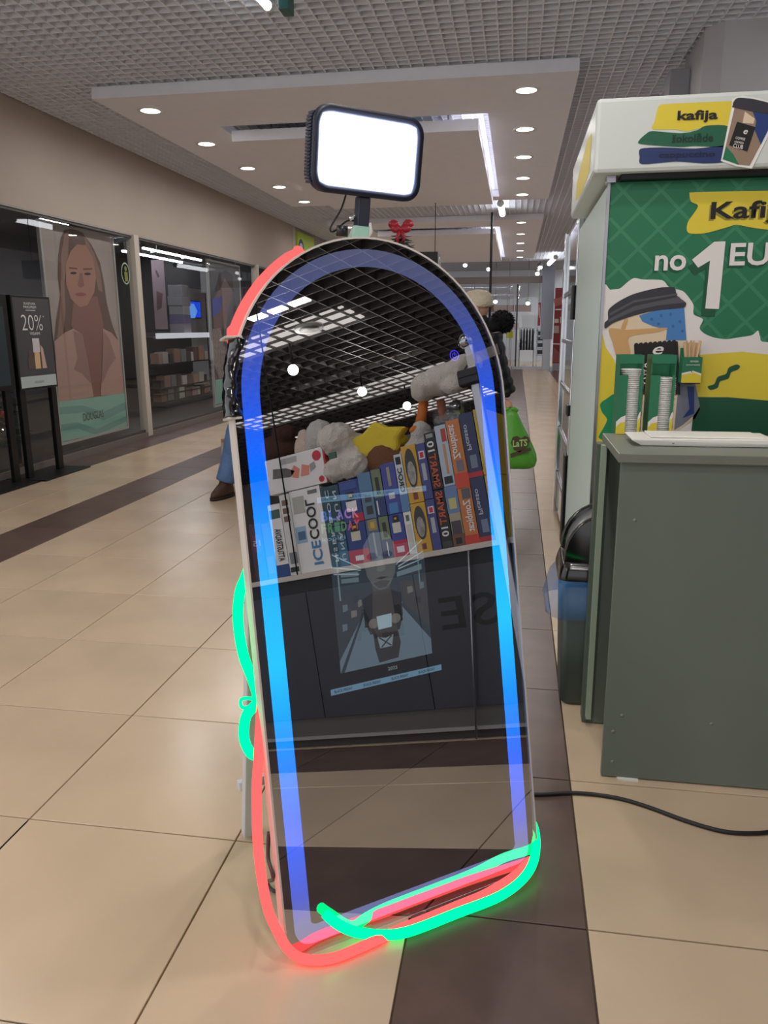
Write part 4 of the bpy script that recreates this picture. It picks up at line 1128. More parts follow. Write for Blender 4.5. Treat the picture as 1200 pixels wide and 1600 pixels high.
poly('emblem', [(XW+0.123, cy_+a, cz_+c) for a, c in [(-0.30, 0), (-0.16, -0.14), (0.14, -0.14), (0.30, 0), (0.14, 0.14), (-0.16, 0.14)]], emit('screen_pale', (96, 150, 230), 0.9), t)
text('shop_lettering', 'MYSKIN', P(*c4(300, 168), 'x', -6.0), (0, 1, 0), (0, 0, 1), 0.55, 0.05, mat('lettering_grey', (170, 170, 172), 0.5), t)
# tiered shelf with boxed goods
XG = -6.0
def lev(py): return P(*c4(400, py), 'x', XG).z
ya = P(*c4(225, 900), 'x', XG).y; yb = P(*c4(625, 900), 'x', XG).y
G_ = thing('cosmetics_shelf', 'dark tiered shop shelf with white lit top edge behind the glass', 'shelf', (XG-0.15, (ya+yb)/2, 0))
box('back', XG-0.42, XG-0.38, ya, yb, 0.005, lev(720), mat('shelf_back', (60, 60, 64), 0.6), G_)
for zz in (lev(950), lev(1125), lev(1170)):
    box('shelf', XG-0.38, XG, ya, yb, zz-0.02, zz, mat('shelf_black', (30, 28, 30), 0.5), G_)
box('lit_edge', XG-0.06, XG, ya+0.1, yb, lev(768), lev(728), emit('shelf_glow', (214, 214, 220), 0.75), G_)
box('top_shelf', XG-0.38, XG-0.06, ya, yb, lev(768), lev(755), mat('shelf_black', (30, 28, 30), 0.5), G_)
box('base_shelf', XG-0.38, XG+0.1, ya, yb, 0.005, 0.10, mat('shelf_black', (30, 28, 30), 0.5), G_)
goods = []
cols = [(196, 160, 142), (214, 206, 200), (60, 56, 60), (178, 140, 124), (150, 150, 156), (92, 84, 84), (226, 222, 216), (128, 104, 96)]
lv_names = {0: 'on the upper dark shelf', 1: 'on the middle dark shelf', 2: 'low on the base shelf', 3: 'stacked on top of the shelf'}
def goodsbox(y0, y1, z0, z1, c, label, grp, x=None, d=0.16):
    x = XG-0.02 if x is None else x
    o = box('goods_box', x-d, x, y0, y1, z0+0.001, z1, mat('goods_%d_%d_%d' % c, c, 0.4), None, 0.004)
    tag(o, label, 'box', grp)
k = 0
for li, zz, hmax in ((0, lev(950), 0.26), (1, lev(1125), 0.22), (2, 0.10, 0.24)):
    y = ya+0.08; nn_ = 0
    while y < yb-0.2:
        w = random.uniform(0.10, 0.24); h = random.uniform(0.5, 1.0)*hmax
        c = cols[k % len(cols)]
        goodsbox(y, y+w, zz, zz+h, c, ['peach', 'cream', 'black', 'tan', 'grey', 'dark brown', 'white', 'brown'][k % 8]+' goods box '+lv_names[li]+', '+['first', 'second', 'third', 'fourth', 'fifth', 'sixth', 'seventh', 'eighth', 'ninth', 'tenth', 'eleventh', 'twelfth', 'thirteenth', 'fourteenth', 'fifteenth', 'sixteenth'][nn_ % 16]+' from the white pillar', 'boxed goods behind the shop glass')
        y += w+random.uniform(0.02, 0.07); k += 1; nn_ += 1
yc = P(*c4(395, 500), 'x', XG-0.2).y
zz = lev(728)
for i, (w, h) in enumerate(((0.34, 0.17), (0.34, 0.16), (0.30, 0.16), (0.40, 0.17), (0.28, 0.20))):
    goodsbox(yc-w/2+random.uniform(-.02, .02), yc+w/2, zz, zz+h-0.003, [(190, 184, 196), (150, 140, 190), (206, 206, 214), (182, 182, 196), (170, 170, 178)][i], ['lowest', 'second', 'third', 'fourth', 'topmost'][i]+' pale gift box in the tower beside the blue screen', 'tower of gift boxes', XG-0.08, 0.28)
    zz += h
# ---- dark christmas tree in the window
def xmas_tree(x, y, ztop, zbase, rad, label, n=900, lights=60, m=None):
    t = thing('christmas_tree', label, 'tree', (x, y, zbase))
    B().cyl((x, y, zbase), 0.035, (ztop-zbase)*0.9, 8).obj('trunk', mat('tree_trunk', (60, 44, 34), 0.8), t)
    b = B()
    for i in range(n):
        f = random.random()**0.7
        z = ztop-(ztop-zbase-0.25)*f
        r = rad*f*random.uniform(0.35, 1.0)+0.02
        a = random.uniform(0, 6.283)
        p = Vector((x+r*math.cos(a), y+r*math.sin(a), z))
        d = Vector((math.cos(a), math.sin(a), random.uniform(-0.5, 0.2))).normalized()
        s_ = Vector((-d.y, d.x, 0)).normalized()
        L = 0.10+0.08*f; w = 0.028
        b.add([p-d*L*0.5, p+s_*w+Vector((0, 0, 0.012)), p+d*L, p-s_*w-Vector((0, 0, 0.012))], [(0, 1, 2, 3)])
    o = b.obj('foliage', m or mat('needles', (34, 52, 40), 0.7), t); o['kind'] = 'stuff'
    b = B()
    for i in range(lights):
        f = random.random()**0.7
        z = ztop-(ztop-zbase-0.25)*f; r = rad*f*1.02+0.02; a = random.uniform(0, 6.283)
        b.ball((x+r*math.cos(a), y+r*math.sin(a), z), 0.010, 6, 4)
    o = b.obj('fairy_lights', emit('fairy_white', (255, 244, 226), 4.0), t); o['kind'] = 'stuff'
    return t
q = P(10, 410, 'x', -5.4)
tt = xmas_tree(-5.55, 6.95, 2.25, 0.005, 0.62, 'dark christmas tree with fairy lights inside the left shop window')
for i in range(16):
    f = random.random()**0.6; z = 2.2-1.9*f; r = 0.6*f; a = random.uniform(0, 6.283)
    B().ball((-5.55+r*math.cos(a), 6.95+r*math.sin(a), z), 0.045, 10, 8).obj('bauble', mat(['bauble_red', 'bauble_silver'][i % 2], [(150, 30, 44), (170, 170, 176)][i % 2], 0.2, metal=0.6), tt)

# ---- sign stand in front of the window
SX = -4.32
p0 = P(38, 750, 'z', 0.0); p1 = P(95, 730, 'z', 0.0)
STAND = thing('sign_stand', 'black floor sign stand advertising 20% off before the big poster', 'sign', (SX, (p0.y+p1.y)/2, 0))
ya, yb = P(38, 700, 'x', SX).y, P(93, 690, 'x', SX).y
tl = P(15, 461, 'x', SX); tr_ = P(76, 464, 'x', SX); bl = P(29, 611, 'x', SX); br = P(88, 604, 'x', SX)
zt = (tl.z+tr_.z)/2; zb = (bl.z+br.z)/2
y0, y1 = (tl.y+bl.y)/2, (tr_.y+br.y)/2
box('base_plate', SX-0.22, SX+0.20, y0-0.05, y1+0.12, 0.0, 0.012, BLACKM, STAND, 0.002)
box('post', SX-0.05, SX-0.01, y0+0.02, y0+0.10, 0.012, zt, BLACKM, STAND, 0.003)
box('post', SX-0.05, SX-0.01, y1-0.08, y1+0.0, 0.012, zt, BLACKM, STAND, 0.003)
bd = box('board', SX-0.012, SX+0.012, y0, y1, zb, zt, BLACKM, STAND, 0.003)
poly('sheet', [(SX+0.0125, y0+0.02, zb+0.02), (SX+0.0125, y1-0.02, zb+0.02), (SX+0.0125, y1-0.02, zt-0.02), (SX+0.0125, y0+0.02, zt-0.02)], mat('sheet_grey', (70, 70, 74), 0.5), bd)
hh = zt-zb; ww = y1-y0
poly('sheet_foot', [(SX+0.0132, y0+0.02, zb+0.02), (SX+0.0132, y1-0.02, zb+0.02), (SX+0.0132, y1-0.02, zb+hh*0.145), (SX+0.0132, y0+0.02, zb+hh*0.145)], mat('sheet_pale', (184, 200, 200), 0.5), bd)
def st(body, a, z, w, h, m, bold=0.0):
    text('sign_lettering', body, (SX+0.0140, y0+ww*a, zb+hh*z), (0, 1, 0), (0, 0, 1), ww*w, hh*h, m, bd, bold)
WS = mat('sign_white', (236, 236, 236), 0.5)
st('SKAISTUMA', 0.30, 0.905, 0.30, 0.026, WS); st('PIRKUMIEM', 0.29, 0.868, 0.32, 0.026, WS); st('___', 0.34, 0.845, 0.24, 0.006, WS)
st('20%', 0.20, 0.635, 0.54, 0.165, WS, -0.012); st('*', 0.76, 0.775, 0.04, 0.02, WS); st('VISAM', 0.38, 0.585, 0.26, 0.032, WS); st('DOUGLAS', 0.38, 0.065, 0.24, 0.026, mat('sign_grey_ink', (110, 120, 120), 0.5))
def sp(name, pts, c):
    poly(name, [(SX+0.0145, y0+ww*a, zb+hh*z) for a, z in pts], mat('sgn_%d_%d_%d' % c, c, 0.5), bd)
sp('printed_bottle', [(0.26, 0.22), (0.44, 0.22), (0.44, 0.33), (0.40, 0.35), (0.40, 0.42), (0.30, 0.42), (0.30, 0.35), (0.26, 0.33)], (92, 74, 70))
sp('printed_tube', [(0.44, 0.22), (0.58, 0.22), (0.58, 0.40), (0.44, 0.40)], (218, 182, 138))
sp('printed_cap', [(0.42, 0.40), (0.60, 0.40), (0.60, 0.55), (0.42, 0.55)], (214, 208, 216))
sp('printed_stick', [(0.62, 0.22), (0.74, 0.22), (0.68, 0.44), (0.62, 0.48)], (206, 168, 158))
ad = thing('sign_stand', 'black floor sign stand cut off by the left picture edge', 'sign', (SX, 5.6, 0))
q = P(8, 470, 'x', SX)
box('board', SX-0.012, SX+0.012, y0-0.95, y0-0.06, zb+0.02, zt, BLACKM, ad, 0.003)
poly('sheet', [(SX+0.0125, y0-0.93, zb+0.06), (SX+0.0125, y0-0.12, zb+0.06), (SX+0.0125, y0-0.12, zt-0.1), (SX+0.0125, y0-0.93, zt-0.1)], mat('sheet_teal', (34, 52, 62), 0.4), ad)
box('post', SX-0.05, SX-0.013, y0-0.9, y0-0.82, 0.012, zt-0.02, BLACKM, ad, 0.003)
box('post', SX-0.05, SX-0.013, y0-0.18, y0-0.10, 0.012, zt-0.02, BLACKM, ad, 0.003)
box('base_plate', SX-0.2, SX+0.15, y0-0.98, y0-0.07, 0.0, 0.012, BLACKM, ad, 0.002)

# ================================================================== TOY KIOSK SEEN IN THE MIRROR (stands right of the camera)
KX = 1.44
KD = mat('kiosk_panel_dark', (56, 58, 67), 0.45, noise_amt=0.04)
KB = mat('kiosk_black', (22, 23, 28), 0.5)
K = thing('toy_kiosk', 'dark shop kiosk with a lit shelf of games, reflected in the mirror', 'kiosk', (KX+0.3, 0.6, 0))
box('plinth', KX+0.03, KX+0.62, -1.6, 1.42, 0.0, 0.05, mat('kiosk_plinth', (70, 62, 58), 0.5), K)
box('kick_trim', KX-0.004, KX+0.03, -1.6, 1.42, 0.042, 0.056, mat('kick_metal', (160, 156, 154), 0.35), K)
box('kick_board', KX+0.01, KX+0.03, -1.6, 1.42, 0.056, 0.145, mat('kick_grey', (92, 88, 84), 0.5), K)
edges = [-1.6, -0.9, -0.30, 0.294, 0.89, 1.42]
for i in range(5):
    box('front_panel', KX, KX+0.02, edges[i]+0.002, edges[i+1]-0.002, 0.145, 0.765, KD, K, 0.001)
box('upper_band', KX+0.008, KX+0.02, -1.6, 1.42, 0.765, 0.83, KB, K)
SH = box('shelf', KX-0.012, KX+0.45, -1.6, 1.42, 0.832, 0.858, mat('shelf_pale', (198, 190, 182), 0.5), K, 0.002)
box('back_panel', KX+0.46, KX+0.48, -1.6, 1.42, 0.05, 0.832, KB, K)
box('side_panel', KX+0.02, KX+0.46, 1.40, 1.42, 0.05, 0.83, KB, K)
for ch, yy in (('S', 1.270), ('E', 1.112), ('L', 0.80), ('A', 0.66)):
    text('front_letter', ch, (KX-0.001, yy, 0.495), (0, -1, 0), (0, 0, 1), 0.118, 0.145, mat('letter_black', (8, 8, 9), 0.4), K, 0.01)
# upright posts and wires of the kiosk
po = thing('upright_post', 'brushed steel post with a crystal ball top beside the yellow game boxes', 'post', (KX-0.018, 1.365, 0))
box('post', KX-0.05, KX-0.015, 1.345, 1.385, 0.0, 1.72, STEEL, po, 0.004)
B().ball((KX-0.033, 1.352, 1.745), 0.035, 14, 10).obj('finial', CHROME, po)
o = B().cyl((KX-0.006, 0.266, 0.858), 0.004, 2.392, 8).obj('hanging_wire', BLACKM); tag(o, 'thin dark upright wire crossing the ICECOOL box in the reflection', 'wire')
o = B().tube([(KX-0.02, 1.075, 0.005), (KX-0.02, 1.19, 0.83)], 0.005, 8).obj('leaning_rod', STEEL); tag(o, 'thin steel rod leaning on the dark kiosk front in the reflection', 'rod')

# ---- game boxes, one by one.  px of the spine at shelf level in the photo (seen mirrored)
def ky(px, py, x=KX+0.02): return RP(px, py, 'x', x).y
FX = KX+0.02
def spine(name_c, y0, y1, z0, z1, c, label, prints=(), words=(), depth=0.30, cat='board game', grp='game boxes on the kiosk shelf', tilt=0):
    t = thing('game_box', label, cat, (FX, (y0+y1)/2, z0), grp)
    box('carton', FX, FX+depth, y0+0.0015, y1-0.0015, z0+0.001, z1-0.001, mat('carton_%d_%d_%d' % c, c, 0.35), t, 0.002)
    w = y1-y0; h = z1-z0
    for i, (a0, a1, b0, b1, pc) in enumerate(prints):           # fractions: a across (0 = +y side), b up
        q = [(a0, b0), (a1, b0), (a1, b1), (a0, b1)]
        poly('spine_print', [(FX-0.0006-0.0004*i, y1-w*a, z0+h*b_) for a, b_ in q], mat('spine_%d_%d_%d' % pc, pc, 0.4), t)
    for body, a0, a1, b0, b1, pc, dirn in words:
        m = mat('spine_%d_%d_%d' % pc, pc, 0.4)
        if dirn == 'up':        # reads bottom to top
            text('spine_lettering', body, (FX-0.003, y1-w*a1, z0+h*b0), (0, 0, 1), (0, 1, 0), h*(b1-b0), w*(a1-a0), m, t, 0.02)
        elif dirn == 'down':
            text('spine_lettering', body, (FX-0.003, y1-w*a0, z0+h*b1), (0, 0, -1), (0, -1, 0), h*(b1-b0), w*(a1-a0), m, t, 0.02)
        else:
            text('spine_lettering', body, (FX-0.003, y1-w*a0, z0+h*b0), (0, -1, 0), (0, 0, 1), w*(a1-a0), h*(b1-b0), m, t, 0.02)
    return t
Z0 = 0.858
W_ = (226, 224, 222); BK = (24, 24, 28)
yy = {p: ky(p, q) for p, q in ((400, 905), (420, 903), (434, 900), (454, 897), (470, 893), (519, 886), (548, 882), (580, 877), (600, 874), (617, 872), (640, 868), (653, 866), (677, 862), (692, 860), (710, 857), (729, 854), (751, 850), (774, 846), (792, 843))}
spine('a', yy[400], yy[420], Z0, 1.16, (74, 30, 48), 'maroon game box at the far left of the reflected shelf', [(0.2, 0.8, 0.5, 0.8, (110, 40, 60))], [('15', 0.2, 0.8, 0.6, 0.7, (190, 150, 150), 'h')])
spine('b', yy[420], yy[434], Z0, 1.15, (96, 60, 86), 'dull purple game box next to the maroon one', [(0.1, 0.9, 0.1, 0.4, (130, 90, 110))])
spine('c', yy[434], yy[454], Z0, 1.235, W_, 'slim white game box with a dark blue foot', [(0, 1, 0, 0.17, (30, 66, 128)), (0.1, 0.9, 0.80, 0.92, (60, 84, 72))], [('ATTUSTRADVA', 0.2, 0.7, 0.22, 0.66, BK, 'up')])
spine('d', yy[454], yy[470], Z0, 1.272, (214, 212, 208), 'white game box with three round brown seals', [(0.2, 0.8, 0.86, 0.93, (120, 92, 74)), (0.2, 0.8, 0.76, 0.83, (112, 86, 70)), (0.2, 0.8, 0.66, 0.73, (112, 86, 70)), (0.1, 0.9, 0.04, 0.10, BK), (0.1, 0.8, 0.14, 0.28, (120, 124, 132))])
spine('e', yy[470], yy[519], Z0, 1.278, W_, 'wide white ICECOOL game box standing upright', [(0.62, 0.97, 0.36, 0.56, (150, 178, 202)), (0.66, 0.9, 0.40, 0.50, (70, 100, 140)), (0.1, 0.4, 0.92, 0.965, (110, 110, 112)), (0.55, 0.92, 0.72, 0.92, (170, 172, 160))], [('ICE', 0.22, 0.52, 0.08, 0.36, (60, 128, 178), 'up'), ('COOL', 0.22, 0.52, 0.38, 0.86, BK, 'up')])
zm = 1.06
def pair(ya, yb, ztop, lower, upper):
    spine('l', ya, yb, Z0, zm, *lower); spine('u', ya, yb, zm, ztop, *upper)
TEAL = (30, 74, 92); NB = (44, 62, 128); GB = (96, 124, 148)
pair(yy[519], yy[548], 1.262, (TEAL, 'lower dark teal word game box with pale letters, beside ICECOOL', [(0.05, 0.5, 0.0, 0.6, (58, 108, 140))], [('U N A', 0.15, 0.35, 0.15, 0.85, (190, 200, 206), 'up'), ('N S E R', 0.55, 0.75, 0.15, 0.9, (190, 200, 206), 'up')]),
     ((32, 66, 80), 'upper dark teal word game box with pale letters, beside ICECOOL', [], [('S U N', 0.15, 0.35, 0.1, 0.85, (180, 190, 196), 'up'), ('B O C', 0.55, 0.75, 0.1, 0.9, (180, 190, 196), 'up')]))
pair(yy[548], yy[580], 1.268, (NB, 'lower navy penguin game box with red foot beside the teal boxes', [(0, 1, 0, 0.34, (178, 34, 62)), (0.3, 0.75, 0.56, 0.78, (206, 196, 180)), (0.35, 0.7, 0.78, 0.96, BK), (0.45, 0.6, 0.86, 0.92, (210, 160, 50)), (0.3, 0.7, 0.08, 0.2, W_)]),
     (NB, 'upper navy penguin game box beside the teal boxes', [(0.0, 0.5, 0, 0.2, (178, 34, 62)), (0.25, 0.75, 0.26, 0.5, W_), (0.3, 0.7, 0.5, 0.72, BK), (0.4, 0.55, 0.6, 0.66, (210, 160, 50)), (0.1, 0.9, 0.78, 0.95, (60, 80, 150))]))
pair(yy[580], yy[600], 1.285, ((84, 100, 130), 'lower grey-blue game box with a chick', [(0.1, 0.8, 0.72, 0.98, (150, 140, 96)), (0.3, 0.6, 0.78, 0.92, (214, 170, 60)), (0.4, 0.55, 0.1, 0.68, (150, 164, 176))], []),
     (GB, 'upper grey-blue game box with two dark seals', [(0.2, 0.7, 0.1, 0.28, (50, 54, 62)), (0.2, 0.7, 0.36, 0.52, (60, 64, 72)), (0.0, 1.0, 0.6, 1.0, (88, 124, 160))]))
pair(yy[600], yy[617], 1.292, ((38, 56, 104), 'lower navy and olive game box with an oval picture', [(0.05, 0.9, 0.46, 1.0, (112, 124, 92)), (0.3, 0.65, 0.5, 0.86, (52, 50, 46)), (0.42, 0.52, 0.06, 0.4, W_)]),
     ((40, 60, 110), 'upper navy and olive game box with an oval picture', [(0.05, 0.9, 0.4, 0.98, (112, 124, 92)), (0.3, 0.65, 0.48, 0.82, (46, 44, 40)), (0.7, 0.82, 0.05, 0.34, W_)]))
pair(yy[617], yy[640], 1.305, ((54, 70, 150), 'lower blue penguin game box with red heart foot', [(0, 1, 0, 0.38, (184, 36, 66)), (0.25, 0.75, 0.1, 0.24, W_), (0.25, 0.8, 0.56, 0.8, (214, 206, 196)), (0.3, 0.7, 0.8, 0.97, BK), (0.45, 0.6, 0.87, 0.92, (214, 160, 40))]),
     ((64, 72, 150), 'upper blue game box with gold ornament and penguin', [(0.4, 0.6, 0.55, 0.92, (160, 150, 130)), (0.3, 0.7, 0.3, 0.42, (190, 190, 196)), (0.2, 0.8, 0.02, 0.22, (70, 130, 190))]))
pair(yy[640], yy[653], 1.335, (W_, 'lower narrow white game box', [(0.2, 0.8, 0.1, 0.7, (196, 196, 192)), (0.3, 0.7, 0.78, 0.92, (90, 110, 90))]),
     ((196, 204, 210), 'upper narrow white and blue game box', [(0, 1, 0, 0.3, (90, 130, 180)), (0.2, 0.8, 0.82, 0.95, BK)], [('CROC', 0.2, 0.75, 0.34, 0.76, BK, 'up')]))
YB = (202, 158, 44)
for z0, z1, nm in ((Z0, 1.09, 'lower'), (1.09, 1.365, 'upper')):
    t = spine('y', yy[653], yy[677], z0, z1, YB, nm+' mustard yellow game box with an oval window', [(0.35, 0.65, 0.06, 0.18, (120, 52, 50))])
    cyy = (yy[653]+yy[677])/2; cz = z0+(z1-z0)*0.60; rw = (yy[677]-yy[653])*0.36; rh = (z1-z0)*0.34
    poly('oval_window', [(FX-0.0018, cyy+rw*math.cos(i*0.27), cz+rh*math.sin(i*0.27)) for i in range(23)], mat('oval_dark', (52, 50, 48), 0.2), t)
    poly('oval_toy', [(FX-0.0026, cyy+rw*0.72*math.cos(i*0.27), cz-rh*0.25+rh*0.6*math.sin(i*0.27)) for i in range(23)], mat('oval_grey', (150, 148, 140), 0.3, noise_amt=0.4, noise_scale=60), t)
PB = (66, 68, 132)
for z0, z1, nm in ((Z0, 1.095, 'lower'), (1.095, 1.36, 'upper')):
    spine('p', yy[677], yy[692], z0, z1, PB, nm+' violet blue game box with a red badge', [(0.2, 0.8, 0.72, 0.86, W_), (0.3, 0.7, 0.74, 0.84, (190, 40, 50)), (0.3, 0.7, 0.34, 0.64, (170, 176, 178))])
spine('s', yy[692], yy[710], Z0, 1.13, BK, 'lower black SMART10 game box', [(0.1, 0.9, 0.02, 0.12, (60, 60, 60))], [('SMART', 0.2, 0.8, 0.40, 0.97, (196, 84, 48), 'down'), ('10', 0.2, 0.8, 0.2, 0.36, W_, 'down')])
spine('s', yy[692], yy[710], 1.13, 1.40, BK, 'upper black SMART10 game box', [(0.2, 0.8, 0.90, 0.97, (150, 150, 150))], [('SMART', 0.2, 0.8, 0.04, 0.62, (196, 84, 48), 'up'), ('10', 0.2, 0.8, 0.66, 0.84, W_, 'up')])
spine('m', yy[710], yy[729], Z0, 1.135, (170, 160, 132), 'lower game box with a sky and meadow picture', [(0, 1, 0.55, 1.0, (104, 130, 176)), (0.2, 0.8, 0.62, 0.8, (196, 190, 120)), (0, 1, 0, 0.2, (112, 72, 56)), (0.1, 0.9, 0.2, 0.42, (70, 60, 70)), (0.25, 0.75, 0.04, 0.14, BK)])
spine('m', yy[710], yy[729], 1.135, 1.42, (176, 190, 206), 'upper pale blue game box with a red corner', [(0.1, 0.5, 0.72, 0.93, (176, 60, 50)), (0.15, 0.85, 0.04, 0.16, (30, 34, 44)), (0.32, 0.52, 0.2, 0.68, (196, 140, 90))])
OR = (196, 120, 60)
spine('o', yy[729], yy[751], Z0, 1.115, OR, 'lower orange game box with a white monster', [(0, 1, 0, 0.16, (196, 60, 40)), (0.1, 0.7, 0.80, 0.98, (90, 90, 96))], [('Zombicat', 0.2, 0.7, 0.22, 0.78, W_, 'down')])
spine('o', yy[729], yy[751], 1.115, 1.43, OR, 'upper orange game box with a white monster', [(0, 1, 0, 0.22, (206, 72, 44)), (0.2, 0.7, 0.24, 0.40, (110, 110, 120))], [('Zombicat', 0.3, 0.8, 0.42, 0.93, W_, 'up')])
NV = (46, 54, 92)
for z0, z1, nm in ((Z0, 1.15, 'lower'), (1.15, 1.445, 'upper')):
    spine('n', yy[751], yy[774], z0, z1, NV, nm+' navy game box with a red band at its foot', [(0, 1, 0, 0.08, (180, 44, 48)), (0.25, 0.7, 0.14, 0.34, (120, 128, 150))], [('Picasso', 0.45, 0.75, 0.42, 0.82, (190, 196, 210), 'up')])
for z0, z1, nm in ((Z0, 1.15, 'lower'), (1.15, 1.45, 'upper')):
    spine('w', yy[774], yy[792]-0.004, z0, z1, (206, 178, 52), nm+' bright yellow game box beside the steel post', [(0.3, 0.7, 0.7, 0.8, (120, 90, 40)), (0.3, 0.7, 0.4, 0.6, (196, 120, 100))])
# big white carton lying on top of ICECOOL
t = thing('toy_carton', 'large white carton with red seals lying on top of the ICECOOL box', 'box', (FX, 0.32, 1.281))
box('carton', FX, FX+0.26, 0.155, 0.505, 1.281, 1.462, mat('carton_white', (222, 218, 216), 0.35), t, 0.003)
box('carton_end', FX-0.0005, FX+0.26, 0.505, 0.515, 1.285, 1.462, mat('carton_red', (170, 40, 48), 0.4), t)
for cy_, cz_, r in ((0.468, 1.425, 0.026), (0.478, 1.305, 0.016)):
    poly('red_seal', [(FX-0.001, cy_+r*math.cos(i*0.3), cz_+r*math.sin(i*0.3)) for i in range(21)], mat('seal_red', (186, 40, 56), 0.4), t)
for p, c in ([(0.19, 1.36), (0.30, 1.35), (0.33, 1.375), (0.28, 1.40), (0.2, 1.41)], (96, 92, 92)), ([(0.31, 1.345), (0.345, 1.335), (0.36, 1.38), (0.33, 1.405), (0.305, 1.38)], (206, 128, 104)), ([(0.36, 1.34), (0.41, 1.34), (0.42, 1.385), (0.375, 1.40)], (214, 136, 116)), ([(0.42, 1.35), (0.455, 1.37), (0.45, 1.40), (0.42, 1.39)], (150, 150, 148)), ([(0.25, 1.42), (0.35, 1.42), (0.35, 1.45), (0.25, 1.45)], (170, 168, 168)):
    poly('carton_print', [(FX-0.0012, a, z) for a, z in p], mat('cp_%d_%d_%d' % c, c, 0.5), t)

# ---- plush toys
def plush(name, label, parts, m, vox=0.010, fluff=0.010, loc=None, cat='plush toy', grp='plush toys on the kiosk', fscale=0.03):
    """parts: list of (centre, radii) merged into one soft body"""
    b = B()
    for c, r in parts: b.ball(c, r, 20, 14)
    t = thing(name, label, cat, loc or parts[0][0], grp)
    o = b.obj('body', m, t)
    md = o.modifiers.new('merge', 'REMESH'); md.mode = 'VOXEL'; md.voxel_size = vox; md.use_smooth_shade = True
    sm = o.modifiers.new('soft', 'SMOOTH'); sm.iterations = 4
    if fluff:
        tx = bpy.data.textures.new('fluff', 'CLOUDS'); tx.noise_scale = fscale
        d = o.modifiers.new('fluff', 'DISPLACE'); d.texture = tx; d.strength = fluff*2; d.texture_coords = 'GLOBAL'
    return t
PW = mat('plush_white', (214, 206, 196), 0.95, bump=0.6, bump_scale=140, spec=0.1)
PGY = mat('plush_grey_white', (196, 192, 186), 0.95, bump=0.6, bump_scale=140, spec=0.1)
PBR = mat('plush_brown', (120, 84, 62), 0.95, bump=0.5, bump_scale=160, spec=0.1)
PDB = mat('plush_dark_brown', (74, 52, 44), 0.95, bump=0.5, bump_scale=160, spec=0.1)
PYE = mat('plush_yellow', (222, 198, 70), 0.9, bump=0.4, bump_scale=160, spec=0.1)
POR = mat('plush_orange', (206, 120, 62), 0.9, bump=0.4, bump_scale=160, spec=0.1)
PCR = mat('plush_cream', (210, 190, 176), 0.95, bump=0.6, bump_scale=150, spec=0.1)
XP = FX+0.12
def rk(px, py, x=XP):
    q = RP(px, py, 'x', x); return q
# shaggy white lamb over the box tops
q = rk(543, 705)
t = plush('plush_lamb', 'shaggy white plush lamb lying over the middle game boxes', [((XP, q.y, q.z), (0.11, 0.12, 0.10)), ((XP-0.06, q.y-0.02, q.z+0.06), (0.09, 0.105, 0.085)), ((XP-0.08, q.y+0.06, q.z-0.09), (0.07, 0.09, 0.07)), ((XP-0.09, q.y-0.04, q.z-0.10), (0.05, 0.06, 0.06)), ((XP+0.02, q.y-0.06, q.z+0.10), (0.06, 0.06, 0.05))], PW, 0.010, 0.014)
B().box(XP-0.175, XP-0.165, q.y-0.012, q.y+0.028, q.z-0.05, q.z-0.02).obj('label_tag', mat('tag_green', (60, 92, 78), 0.5), t)
q = rk(492, 692)
t = plush('plush_bear', 'pale cream plush bear behind the big white carton', [((XP+0.02, q.y-0.05, q.z-0.02), (0.08, 0.08, 0.09)), ((XP+0.02, q.y+0.04, q.z-0.01), (0.08, 0.07, 0.09)), ((XP+0.02, q.y-0.07, q.z+0.05), (0.03, 0.04, 0.04))], PCR, 0.010, 0.008)
q = rk(505, 682)
t = plush('plush_hare', 'grey flecked plush hare with long ears beside the shaggy lamb', [((XP-0.03, q.y, q.z), (0.07, 0.075, 0.085)), ((XP-0.04, q.y-0.05, q.z-0.03), (0.025, 0.035, 0.08)), ((XP-0.04, q.y+0.05, q.z-0.03), (0.025, 0.03, 0.08))], PGY, 0.009, 0.008)
q = rk(432, 690)
t = plush('plush_horse', 'dark brown plush horse at the left end above the cartons', [((XP+0.05, q.y, q.z-0.04), (0.09, 0.10, 0.08)), ((XP, q.y+0.05, q.z+0.03), (0.05, 0.07, 0.045)), ((XP+0.04, q.y-0.06, q.z-0.03), (0.05, 0.06, 0.08)), ((XP+0.02, q.y-0.01, q.z+0.06), (0.018, 0.018, 0.04))], PDB, 0.009, 0.006)
# brown round plush with a yellow star cap
q = rk(605, 715)
t = plush('plush_star_cap', 'round brown plush wearing a yellow star-shaped cap', [((XP, q.y, q.z-0.02), (0.10, 0.12, 0.12)), ((XP-0.02, q.y+0.03, q.z-0.08), (0.09, 0.10, 0.07))], PBR, 0.010, 0.004)
pts = []
for i in range(10):
    a = math.pi/2+i*math.pi/5; r = 0.175 if i % 2 == 0 else 0.115
    pts.append((q.y-0.01+r*math.cos(a)*1.0, q.z+0.085+r*math.sin(a)*0.55))
b = B().prism([(XP-0.075, a, z) for a, z in pts], (0.07, 0, 0))
o = b.obj('star_cap', PYE, t, 0.018)
B().ball((XP+0.02, q.y, q.z+0.065), (0.10, 0.115, 0.062), 18, 12).obj('cap_crown', PYE, t)
